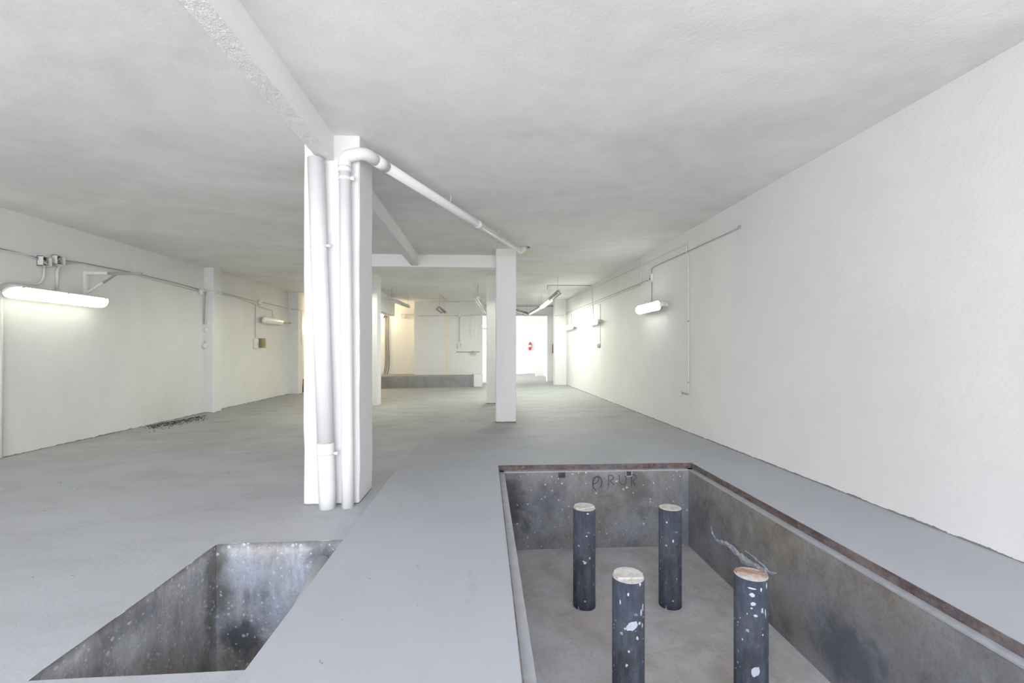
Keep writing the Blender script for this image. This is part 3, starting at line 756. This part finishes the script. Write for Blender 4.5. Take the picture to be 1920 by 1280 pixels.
# ------------------------------------------------------------------ left wall electrics
p0 = atX(12, 550, -6.66); p1 = atX(196, 568, -6.66)
z_ = 2.235
p0.z = z_; p1.z = z_; 
tl, d_, s_ = tray_lamp(p0, p1, (0.55, 0, -0.84), 0.115, True, 'long lit fluorescent lamp on the left wall under the grey bracket', M['housing'], M['lit'])
MB().bar((-6.9, p0.y+0.3, z_+0.06), (-6.66, p0.y+0.3, z_+0.06), 0.03, 0.02).build('mounting_arm', M['housing'], tl)
MB().bar((-6.9, p1.y-0.35, z_+0.06), (-6.66, p1.y-0.35, z_+0.06), 0.03, 0.02).build('mounting_arm', M['housing'], tl)
# bracket
q = LX(158, 512, 0.0)
br = thing('wall_bracket', 'angled metal wall bracket jutting out above the lit lamp on the left', 'bracket', q)
zt_ = q.z; zl_ = LX(158, 552, 0).z
MB().bar((-6.87, q.y, zl_-0.1), (-6.87, q.y, zt_+0.03), 0.05, 0.05, Vector((0,1,0))).build('bracket_leg', M['box'], br)
tip = atY(266, 515, q.y)
MB().bar((-6.88, q.y, zt_), (-6.5, q.y, zt_), 0.04, 0.045).build('bracket_arm', M['box'], br)
MB().bar((-6.5, q.y, zt_), (tip.x, q.y, zt_), 0.04, 0.045).build('bracket_arm', M['grey_metal'], br)['label'] = 'bare grey outer end of the arm'
k1 = atY(218, 514, q.y); k0 = Vector((-6.88, q.y, zl_)); km = k0+(k1-k0)*0.58
MB().bar(k0, km, 0.03, 0.03).build('brace', M['box'], br)
MB().bar(km, Vector((k1.x, q.y, zt_-0.01)), 0.03, 0.03).build('brace', M['grey_metal'], br)
# open junction boxes
def open_box(px, py, label, s_=0.15, dark=True):
    c = LX(px, py, 0.05)
    t = thing('junction_box', label, 'junction box', c, None)
    m_ = MB(); h = s_/2; x0_, x1_ = -6.89, -6.80
    m_.box(x0_, x0_+0.008, c.y-h, c.y+h, c.z-h, c.z+h)
    for (ya, yb, za, zc) in ((-h,-h+.008,-h,h),(h-.008,h,-h,h),(-h,h,-h,-h+.008),(-h,h,h-.008,h)):
        m_.box(x0_, x1_, c.y+ya, c.y+yb, c.z+za, c.z+zc)
    m_.build('box_body', M['box'], t)
    MB().box(x0_+.009, x0_+.012, c.y-h+.01, c.y+h-.01, c.z-h+.01, c.z+h-.01).build('dark_interior', M['dark'], t)
    rnd = random.Random(int(px))
    for k in range(4):
        pts = [(x0_+0.015+rnd.random()*0.05, c.y+rnd.uniform(-h*.7,h*.7), c.z+rnd.uniform(-h*.7,h*.7)) for _ in range(5)]
        MB().tube(rounded(pts, 0.02, 3), 0.005, 6).build('wire', M['box' if k % 2 else 'cable_dark'], t)
    return t, c
bA, cA = open_box(84, 490, 'open junction box with loose wires, left one of the pair on the left wall')
bB, cB = open_box(110, 488, 'open junction box with loose wires, right one of the pair on the left wall')
run('conduit', [LX(83,498), LX(82,522), LX(72,533), LX(3,526), LX(-25,560)], 0.016, M['conduit'], 'curved white conduit from the left open junction box down along the lamp', 'conduit', fil=0.12)
run('conduit', [LX(111,496), LX(110,502), LX(107,508), LX(107,546)], 0.018, M['conduit'], 'short white conduit from the right open junction box down to the lit lamp', 'conduit', fil=0.04)
run('cable', [LX(-40,456), LX(0,465.5), LX(77,485)], 0.008, M['cable_dark'], 'thin dark cable entering the pair of open junction boxes from the left edge', 'cable')
run('cable', [LX(-40,462), LX(20,472), LX(50,478), LX(77,488)], 0.010, M['conduit'], 'white cable sagging just below the thin dark cable at the left edge', 'cable')
run('cable', [LX(92,492), LX(110,499), LX(128,495), LX(150,494), LX(250,514), LX(372,546)], 0.010, M['conduit'], 'white cable passing under the right open box towards the first pilaster', 'cable')
run('cable', [LX(118,488), LX(150,492), LX(250,511), LX(340,533), LX(372,542)], 0.009, M['cable_dark'], 'dark cable running from the right open box to the round box by the pilaster', 'cable')
run('drainpipe', [LX(1.5,545,0.04), LX(1.5,858,0.04)], 0.022, M['conduit'], 'thin white vertical pipe at the left edge of the left wall', 'pipe')
def round_box(c, axis, r, label, m_=None, th=0.08):
    r *= 1.15
    c = Vector(c); a = Vector(axis).normalized(); t = thing('junction_box', label, 'junction box', c)
    MB().tube([c, c+a*th*0.85, c+a*th], [r, r, r*0.9], 16).build('box_body', m_ or M['box'], t)
    MB().tube([c+a*th, c+a*(th+0.006)], [r*0.75, r*0.7], 16).build('lid', m_ or M['box'], t)
    up = Vector((0,0,1))
    MB().tube([c+a*(th+0.005), c+a*(th+0.011)], 0.009, 8).build('screw', M['cable_dark'], t)
    return t
round_box(LX(374,547,0), (1,0,0), 0.06, 'round junction box just left of the first pilaster on the left wall')
YPf = 11.86
py_ = lambda px, py: atY(px, py, YPf-0.02)
run('cable', [LX(378,543,0.03), py_(388,545), py_(399,545), atX(402,545,-6.65), atX(412,546,-6.65)], 0.012, M['conduit'], 'cable wrapping around the first pilaster at the level of the round box', 'cable')
run('cable', [py_(389,548), py_(388,562), py_(387,590), py_(386,608)], 0.014, M['conduit'], 'white cable dropping down the face of the first pilaster', 'cable')
run('cable', [LX(385,548,0.03), LX(384,570,0.03), LX(382,608,0.03)], 0.007, M['cable_dark'], 'dark cable dropping beside the first pilaster to the upper round box', 'cable')
run('cable', [py_(388,561), py_(393,557), py_(399,555), atX(402,554,-6.65), atX(411,548,-6.65)], 0.008, M['conduit'], 'slanting cable branch across the first pilaster below the main run', 'cable')
round_box(LX(384,618.5,0), (1,0,0), 0.055, 'small round box hanging below the cable beside the first pilaster, upper of two')
round_box(LX(381.5,648,0), (1,0,0), 0.06, 'small round box beside the first pilaster, lower of two')
run('cable', [LX(385,624,0.02), LX(384,643,0.02)], 0.008, M['cable'], 'short cable linking the two small round boxes beside the first pilaster', 'cable')
run('cable', [LX(412,547,0.03), LX(430,551), LX(478,565)], 0.012, M['cable'], 'upper cable between the first pilaster and the next box along the left wall', 'cable')
run('cable', [LX(412,551,0.03), LX(440,556), LX(478,570)], 0.010, M['cable'], 'lower cable between the first pilaster and the next box along the left wall', 'cable')
round_box(LX(485,567,0), (1,0,0), 0.075, 'round white box above the olive switch on the left wall')
run('cable', [LX(490,566), LX(543,578), atX(547,578,-6.87)], 0.012, M['cable'], 'cable from the round white box to the second pilaster', 'cable')
run('cable', [atY(546,579,16.73), atY(559,580,16.73), atX(562,580,-6.52), atX(570,582,-6.52)], 0.013, M['cable'], 'cable crossing the face of the second pilaster', 'cable')
run('cable', [LX(479,571), LX(479,634)], 0.007, M['cable_dark'], 'thin vertical cable down to the switch boxes on the left wall', 'cable')
run('conduit', [LX(486,575), LX(509,581), LX(511,583), LX(511,597)], 0.010, M['cable'], 'thin bent conduit feeding the unlit lamp on the left wall', 'conduit')
run('cable', [atX(566,585,-6.52), atX(566,646,-6.52)], 0.008, M['cable'], 'thin vertical cable on the side of the second pilaster', 'cable')
q = LX(480,644,0.05); t = obox_thing('switch_box', q, 0.10, 0.16, 0.30, M['box'], 'pale square switch box on the left wall, left of the olive one', 'switch box')
MB().cbox(-6.80, -6.78, q.y-0.04, q.y+0.04, q.z-0.08, q.z+0.04, 0.005).build('rocker', M['cable'], t)
q = LX(490,643,0.09); t = obox_thing('switch_box', (q.x, q.y+0.02, q.z), 0.18, 0.20, 0.29, M['olive'], 'olive brown switch box on the left wall below the unlit lamp', 'switch box')
MB().cbox(q.x+0.09, q.x+0.12, q.y-0.05, q.y+0.07, q.z-0.09, q.z+0.06, 0.01).build('rocker', M['brass'], t)
p0 = atX(493, 599, -6.76); p1 = atX(529, 603, -6.76); p0.z = p1.z = 2.33
tray_lamp(p0, p1, (1, 0, -0.2), 0.11, False, 'unlit white fluorescent lamp on the left wall between the pilasters', M['housing'], M['tube_off'])
q = atX(531, 604, -6.75); q2 = atX(543, 603.5, -6.75)
run('rod', [Vector((q.x, q.y-0.1, 2.31)), Vector((q2.x, q2.y+0.1, 2.33))], 0.018, M['brass'], 'short brass coloured rod sticking out of the unlit left wall lamp', 'rod')
# glowing bulb behind second pilaster and brown board
q = atY(573, 610, 18.2)
lb = thing('light_bulb', 'glowing warm bulb on the left wall beyond the second pilaster', 'lamp', q)
vs = []; fs = []; 
MB().tube([q+Vector((0,0,-.07)), q+Vector((0,0,-.055)), q+Vector((0,0,-.02)), q+Vector((0,0,.02)), q+Vector((0,0,.05)), q+Vector((0,0,.075))], [0.015,.045,.065,.06,.035,.02], 16).build('bulb', M['lit_warm'], lb)
MB().tube([q+Vector((0,0,.07)), q+Vector((0,0,.13))], 0.024, 12).build('bulb_socket', M['housing'], lb)
MB().bar(q+Vector((0,0,.12)), (-6.9, q.y, q.z+.12), 0.02, 0.02).build('wall_arm', M['housing'], lb)
bd = thing('leaning_board', 'brown board leaning on the left wall beyond the second pilaster', 'board', (-6.75, 18.0, -0.14))
a = atY(571, 733, 17.6)
MB().obox((a.x+0.1, 17.6, 0.10), Vector((0.17,0,0)), Vector((0,0.02,0)), Vector((0.0,0.05,0.24))).build('board', M['wood'], bd)
MB().obox((a.x+0.12, 17.55, -0.0), Vector((0.14,0,0)), Vector((0,0.03,0)), Vector((0.0,0.02,0.13))).build('dark_foot', M['dark'], bd)

# ------------------------------------------------------------------ far left bay
q = atY(713, 592, 20.1); q.x = -4.42
lb0 = None
lb = thing('light_bulb', 'warm bulkhead lamp high beside the three black cables at the back', 'lamp', q)
MB().tube([q+Vector((0,-.02,0)), q+Vector((0,.08,0)), q+Vector((0,.12,0))], [0.05,.08,.05], 16).build('bulb', M['lit_warm'], lb)
MB().tube([q+Vector((0,.12,0)), Vector((q.x, 20.6, q.z))], 0.06, 14).build('lamp_base', M['reflector'], lb)
cabs = [([(722.5,588),(722.5,640),(723,672),(722,690),(719.5,704)]), ([(725,588),(725,640),(726,672),(725,690),(722.5,704)]), ([(728.5,588),(728,640),(729.5,672),(729,690),(726,704)])]
for i, c in enumerate(cabs):
    pts = [atY(x, y, 20.52) for x, y in c]; pts[-1].z = 0.355; pts.insert(0, Vector((pts[0].x, 20.52, 3.2)))
    run('cable', pts, 0.016, M['black_cable'], ['leftmost', 'middle', 'rightmost'][i]+' of the three black cables hanging down to the grey platform', 'cable', group='black cables at the back wall', fil=0.3)
batten(Vector((-3.12, 15.6, 3.1)), Vector((-2.98, 18.4, 3.1)), 'unlit pale batten lamp high beside the deep beam at the back left', M['tube_off'], True, 0.14, refl='housing')
q = atY(749, 592, 19.6)
obox_thing('junction_box', (q.x, 20.5, q.z+0.03), 0.22, 0.2, 0.14, M['box'], 'pale junction box under the deep beam near the back wall', 'junction box')
run('cable', [atY(752,589,20.57), atY(779,589,20.57)], 0.012, M['cable'], 'horizontal cable in the recess right of the pale junction box', 'cable')
run('cable', [atY(781,592,YB-.02), atY(860,592,YB-.02), atY(902,590,YB-.02)], 0.012, M['cable'], 'horizontal cable along the top of the back panel', 'cable')
batten(atZ(823, 577, 2.93)+Z0, Vector((-1.66, 19.2, 2.93)), 'dark hanging batten lamp seen end on before the back wall', M['tube_off'], True, 0.22)
run('cable', [Vector((-1.62,17.1,3.40)), atY(838,565,YB-.05), atY(862,566,YB-.02)], 0.008, M['cable_dark'], 'thin cable from the dark hanging lamp to the back wall', 'cable')
q = atY(862, 590, YB-.04)
obox_thing('junction_box', (q.x, YB-.05, q.z), 0.14, 0.09, 0.13, M['box'], 'white junction box at the top of the vertical conduit on the back wall', 'junction box')
q = atY(851, 595, YB-.04)
obox_thing('junction_box', (q.x, YB-.04, q.z), 0.12, 0.07, 0.10, M['box'], 'small pale box left of the conduit top on the back wall', 'junction box')
run('conduit', [atY(862,594,YB-.03), atY(862,643,YB-.03)], 0.026, M['conduit'], 'vertical white conduit on the back wall', 'conduit')
q = atY(862, 647, YB-.04)
t = obox_thing('switch_box', (q.x, YB-.05, q.z), 0.17, 0.10, 0.26, M['box'], 'white switch box at the foot of the vertical conduit on the back wall', 'switch box')
MB().box(q.x+0.02, q.x+0.06, YB-.112, YB-.10, q.z-0.02, q.z+0.05).build('rocker', M['brass'], t)
run('conduit', [atY(856,659.5,YB-.03), atY(900,659.5,YB-.03)], 0.014, M['cable_dark'], 'horizontal grey pipe low on the back wall', 'pipe')
q = atY(888, 662, YB-.04)
t = thing('water_tap', 'small valve on the horizontal grey pipe of the back wall', 'valve', q)
MB().cbox(q.x-0.11, q.x+0.11, YB-.10, YB, q.z-0.05, q.z+0.03, 0.01).build('valve_body', M['cable'], t)
MB().tube([(q.x,YB-.05,q.z+.02),(q.x,YB-.05,q.z+.1)], 0.03, 10).build('valve_wheel', M['cable'], t)
a = atZ(896, 558, 2.98); b_ = Vector((0.02, 19.6, 2.98))
batten(a, b_, 'unlit batten lamp half hidden behind the far square column', M['tube_off'], True, 0.16, refl='housing')

# added fill lamps, unseen behind the columns, that brighten the far bay
batten((-3.55, 10.6, 2.95), (-3.52, 12.4, 2.95), 'added unseen fill batten behind the thick column with the drainpipes', M['fill_left'], True, 0.15, tubes=2, refl='housing')
batten((0.50, 10.6, 2.75), (0.56, 12.3, 2.75), 'added unseen fill batten between the two square columns in line', M['fill_low'], True, 0.13, refl='housing')
batten((0.24, 13.5, 2.95), (0.20, 15.6, 2.95), 'added unseen fill batten behind the rear one of the two square columns in line', M['fill_mid'], True, 0.13, refl='housing')
q = Vector((-5.4, 19.7, 2.7))  # added bulb, out of view, supplies most warm light in the recess
lb = thing('light_bulb', 'added unseen warm fill bulb on the back wall left of the black cables', 'lamp', q)
MB().tube([q+Vector((0,-.02,0)), q+Vector((0,.08,0)), q+Vector((0,.12,0))], [0.05,.08,.05], 16).build('bulb', M['fill_warm'], lb)
MB().tube([q+Vector((0,.12,0)), Vector((q.x, 20.6, q.z))], 0.04, 14).build('lamp_base', M['reflector'], lb)
# ------------------------------------------------------------------ hanging lamps over the right aisle
XA = 2.0; ZA = 3.0
batten((2.01, 12.75, ZA), (2.03, 14.65, ZA), 'nearest hanging batten lamp over the right aisle, dull with its tube unlit', M['tube_off'], True, 0.13)
batten((2.03, 14.7, ZA), (2.06, 17.2, ZA), 'lit hanging batten lamp over the right aisle, glowing brightest', M['lit_white'], True, 0.15, tubes=2, refl='housing')
batten((2.05, 17.5, ZA), (1.93, 20.3, ZA), 'furthest hanging batten lamp over the right aisle before the passage lintel', emis('dim_tube', (0.95, 1, 0.93), 8), True, 0.13)
batten(Vector((1.1, 18.3, ZA)), Vector((1.85, 20.4, ZA)), 'slanting unlit batten lamp left of the row over the right aisle', M['tube_off'], True, 0.12)
run('cable', [Vector((1.93, 14.45, 3.28)), Vector((1.93, 14.45, CEIL-.01)), Vector((2.0, 14.45, CEIL-.01)), Vector((XR(14.45)-.01, 14.45, CEIL-.012))], 0.011, M['cable_dark'], 'thin cable crossing the ceiling from the hanging lamps to the right wall', 'cable', fil=0.08)
run('cable', [Vector((0.3, 20.78, 3.36)), Vector((3.2, 20.78, 3.36))], 0.012, M['cable_dark'], 'cable along the top of the lintel above the passage', 'cable')
run('cable', [Vector((0.0, 20.78, 2.97)), Vector((2.74, 20.78, 2.97))], 0.011, M['cable'], 'cable along the bottom edge of the lintel above the passage', 'cable')
run('cable', [atY(1041,592,18.6), atY(1056,591,18.6)], 0.012, M['cable'], 'short cable across the pier beside the passage', 'cable')

# ------------------------------------------------------------------ right wall electrics
def wl_lamp(pxa, pxb, pya, pyb, label):
    a = atR(pxa, pya, 0.14); b_ = atR(pxb, pyb, 0.14); z = (a.z+b_.z)/2; a.z = b_.z = z
    t, d, s_ = tray_lamp(b_, a, (-1, 0, -0.15), 0.085, True, label, M['housing'], M['lit_wall'], 'lit lamps on the right wall')
    for q in (a, b_):
        MB().bar(Vector((q.x+0.02, q.y, z)), Vector((XR(q.y), q.y, z)), 0.05, 0.06).build('mounting_arm', M['housing'], t)
    # end bracket frame
    dd = (a-b_).normalized(); e = b_-dd*0.10 if b_.y < a.y else b_+dd*0.10
    MB().obox(e, dd*0.10, Vector((0.03,0,0)), Vector((0,0,0.035))).build('end_bracket', M['cable'], t)
    return t
wl_lamp(1196, 1238, 580, 573.5, 'nearest lit fluorescent lamp on the right wall')
wl_lamp(1101, 1120, 605.5, 602.5, 'second lit fluorescent lamp on the right wall, above a dark lip')
wl_lamp(1060.5, 1074, 614.5, 611.5, 'furthest lit fluorescent lamp on the right wall, by the pier')
rr = lambda x, y: atR(x, y, 0.015)
run('cable', [rr(1388,426), rr(1226,500), rr(1221.5,504), rr(1221.5,512)], 0.009, M['cable_dark'], 'long thin cable from high on the right wall down to the socket box', 'cable', fil=0.05)
round_box(atR(1388,425,0.0), (-1,0,0), 0.018, 'tiny round clip at the free end of the long cable on the right wall', M['cable_dark'], 0.02)
q = atR(1221.5, 520, 0.03)
t = thing('junction_box', 'small socket box with a dark hole above the nearest lamp on the right wall', 'junction box', q)
MB().cbox(q.x-0.03, q.x+0.03, q.y-0.06, q.y+0.06, q.z-0.065, q.z+0.065, 0.02).build('box_body', M['box'], t)
MB().tube([(q.x-0.029,q.y,q.z-0.03),(q.x-0.034,q.y,q.z-0.03)], 0.028, 12).build('hole', M['dark'], t)
MB().tube([(q.x-0.029,q.y,q.z+0.03),(q.x-0.034,q.y,q.z+0.03)], 0.02, 12).build('hole', M['cable_dark'], t)
run('cable', [rr(1219,526), rr(1212,526), rr(1203,530), rr(1060,587.5)], 0.009, M['cable_dark'], 'upper of two thin cables running from the socket box to the far pier', 'cable')
run('cable', [rr(1203,530), rr(1201,534), rr(1180,543), rr(1111,571), rr(1060,590)], 0.009, M['cable'], 'lower of two thin cables running to the far pier on the right wall', 'cable')
run('cable', [rr(1288,457), rr(1062,563)], 0.008, M['cable'], 'thin sloping cable high on the right wall just below the ceiling', 'cable')
run('conduit', [rr(1199,484), rr(1199,504), rr(1202,508), rr(1202,532)], 0.012, M['conduit'], 'short vertical conduit from the ceiling edge crossing the upper cables', 'conduit')
run('conduit', [rr(1111,537), rr(1111,572)], 0.012, M['conduit'], 'vertical conduit from the ceiling to the cables above the second right lamp', 'conduit')
for (a, b_, c) in ((1222,529,566), (1112,572,597), (1071.5,588,608)):
    nm = {1222: 'nearest', 1112: 'second', 1071.5: 'furthest'}[a]
    run('conduit', [rr(a, b_), rr(a, c)], 0.008, M['cable_dark'], 'thin drop cable above the '+nm+' lit lamp on the right wall', 'cable')
run('conduit', [rr(1125.5,570), rr(1125.5,645)], 0.009, M['cable'], 'long drop cable right of the second lamp on the right wall', 'cable')
round_box(atR(1125,648,0.0), (-1,0,0), 0.055, 'round socket at the end of the long drop cable on the right wall', M['cable'])
run('conduit', [rr(1287,458), rr(1287,470), rr(1290.5,482), rr(1291,600), rr(1291,735), rr(1290,738)], 0.012, M['conduit'], 'tall thin vertical pipe in the middle of the right wall', 'pipe', fil=0.08)
t = thing('water_tap', 'small tap at the foot of the tall thin pipe on the right wall', 'tap', rr(1285,738))
MB().tube([rr(1291,738), rr(1284,738), rr(1280,736)], 0.011, 8).build('tap_pipe', M['cable_dark'], t)
a = rr(1280, 739)
MB().tube([a, a+Vector((-0.05,0,0)), a+Vector((-0.06,0,-0.04))], 0.013, 8).build('spout', M['conduit'], t)
MB().tube([a+Vector((-0.02,0,0.01)), a+Vector((-0.02,0,0.05))], 0.008, 8).build('handle', M['cable_dark'], t)
for k, yy in enumerate((602, 717)):
    q = rr(1291, yy); 
    MB().bar(q+Vector((-0.006,-0.03,0)), q+Vector((-0.006,0.03,0)), 0.012, 0.02).build('pipe_clip', M['cable_dark'], bpy.data.objects['conduit' if False else [o.name for o in C.objects if o.get('label','').startswith('tall thin vertical')][0]])

# ------------------------------------------------------------------ entrance hall things
q = atY(993.5, 649, 27.75)
t = thing('fire_extinguisher', 'red fire extinguisher with a pale label hung on the bright hall end wall', 'fire extinguisher', (q.x, 27.68, q.z-0.28))
zc = q.z
MB().tube([(q.x,27.68,zc-.23),(q.x,27.68,zc-.21),(q.x,27.68,zc+.12),(q.x,27.68,zc+.17),(q.x,27.68,zc+.20)], [.07,.085,.085,.06,.03], 20).build('cylinder', M['red'], t)
MB().tube([(q.x,27.68,zc-.04),(q.x,27.68,zc+.07)], .0865, 20).build('label_band', M['label'], t)
MB().bar((q.x-.06,27.66,zc+.22), (q.x+.05,27.66,zc+.235), 0.03, 0.035).build('valve_handle', M['dark'], t)
MB().tube(rounded([(q.x+.03,27.66,zc+.21),(q.x+.11,27.66,zc+.18),(q.x+.10,27.66,zc-.08)], .05, 4), .011, 8).build('hose', M['dark'], t)
MB().box(q.x-.03, q.x+.03, 27.75, 27.81, zc-.1, zc+.1).build('wall_mount', M['dark'], t)
q = atY(1037.5, 652, 20.6)
t = thing('fire_extinguisher', 'dark red fire extinguisher seen edge on beside the passage pier', 'fire extinguisher', (q.x+0.06, 20.6, q.z-.28))
zc = q.z; xx = q.x+0.045
MB().tube([(xx,20.62,zc-.25),(xx,20.62,zc-.23),(xx,20.62,zc+.14),(xx,20.62,zc+.19),(xx,20.62,zc+.22)], [.07,.085,.085,.06,.03], 20).build('cylinder', M['dark_red'], t)
MB().bar((xx-.06,20.6,zc+.24), (xx+.05,20.6,zc+.245), 0.03, 0.03).build('valve_handle', M['dark'], t)
MB().box(xx-.03, xx+.03, 20.68, 20.74, zc-.1, zc+.1).build('wall_mount', M['dark'], t)

# ------------------------------------------------------------------ debris
rnd = random.Random(5)
def crumbs(name, spots, m_, label):
    mb = MB()
    for (x, y, z, s_) in spots:
        vs = [(x+rnd.uniform(-1,1)*s_, y+rnd.uniform(-1,1)*s_, z+rnd.uniform(-.1,.5)*s_) for _ in range(3)]
        vs = [(x-s_, y-s_*.6, z), (x+s_, y-s_*.5, z), (x+s_*.3, y+s_, z), (x+rnd.uniform(-.3,.3)*s_, y, z+s_*rnd.uniform(.4,.9))]
        mb.add(vs, [(0,1,3),(1,2,3),(2,0,3)])
    o = mb.build(name, m_, None); tag(o, label, 'debris', kind='stuff'); return o
sp_ = []
for i in range(900):
    t = rnd.random(); px = 282+t*100+rnd.gauss(0, 6)
    base = 797-(px-282)*0.185
    q = atZ(px, base+abs(rnd.gauss(0, 4.5)), -0.14)
    if q.x > -6.86: sp_.append((q.x, q.y, zL(q.x, q.y)-0.002, rnd.uniform(.005, .022)))
crumbs('rubble', sp_, M['debris'], 'scatter of dark rubble crumbs at the foot of the left wall before the pilaster')
sp_ = []
for (px, py) in ((554,941),(113,900),(122,904),(131,909),(143,914),(470,830),(480,836),(493,844),(82,955),(60,1082),(138,1081),(395,893),(430,885),(440,890)):
    for k in range(4):
        q = atZ(px+rnd.uniform(-3,3), py+rnd.uniform(-1.5,1.5), -0.09); sp_.append((q.x, q.y, zL(q.x, q.y)-0.001, rnd.uniform(.002,.009)))
for k in range(90):
    px = rnd.uniform(20, 540); py = rnd.uniform(830, 1000); q = atZ(px, py, -0.09); sp_.append((q.x, q.y, zL(q.x, q.y)-0.001, rnd.uniform(.002,.006)))
crumbs('floor_grit', sp_, M['crumb'], 'tiny dark grit scattered over the lower left floor')

sp_ = []
for (px, py) in ((759,918),(757,926),(752,944),(749,950),(745,962),(692,1083),(599,1239),(603,1243),(785,1061),(783,1132),(781,1124),(640,1160),(820,985),(860,905)):
    for k in range(5):
        q = atZ(px+rnd.uniform(-2,2), py+rnd.uniform(-3,3), 0.0); sp_.append((q.x, q.y, zR(q.x, q.y)-0.001, rnd.uniform(.002,.006)))
crumbs('floor_grit', sp_, M['crumb'], 'tiny dark grit on the raised walkway between the two pits')
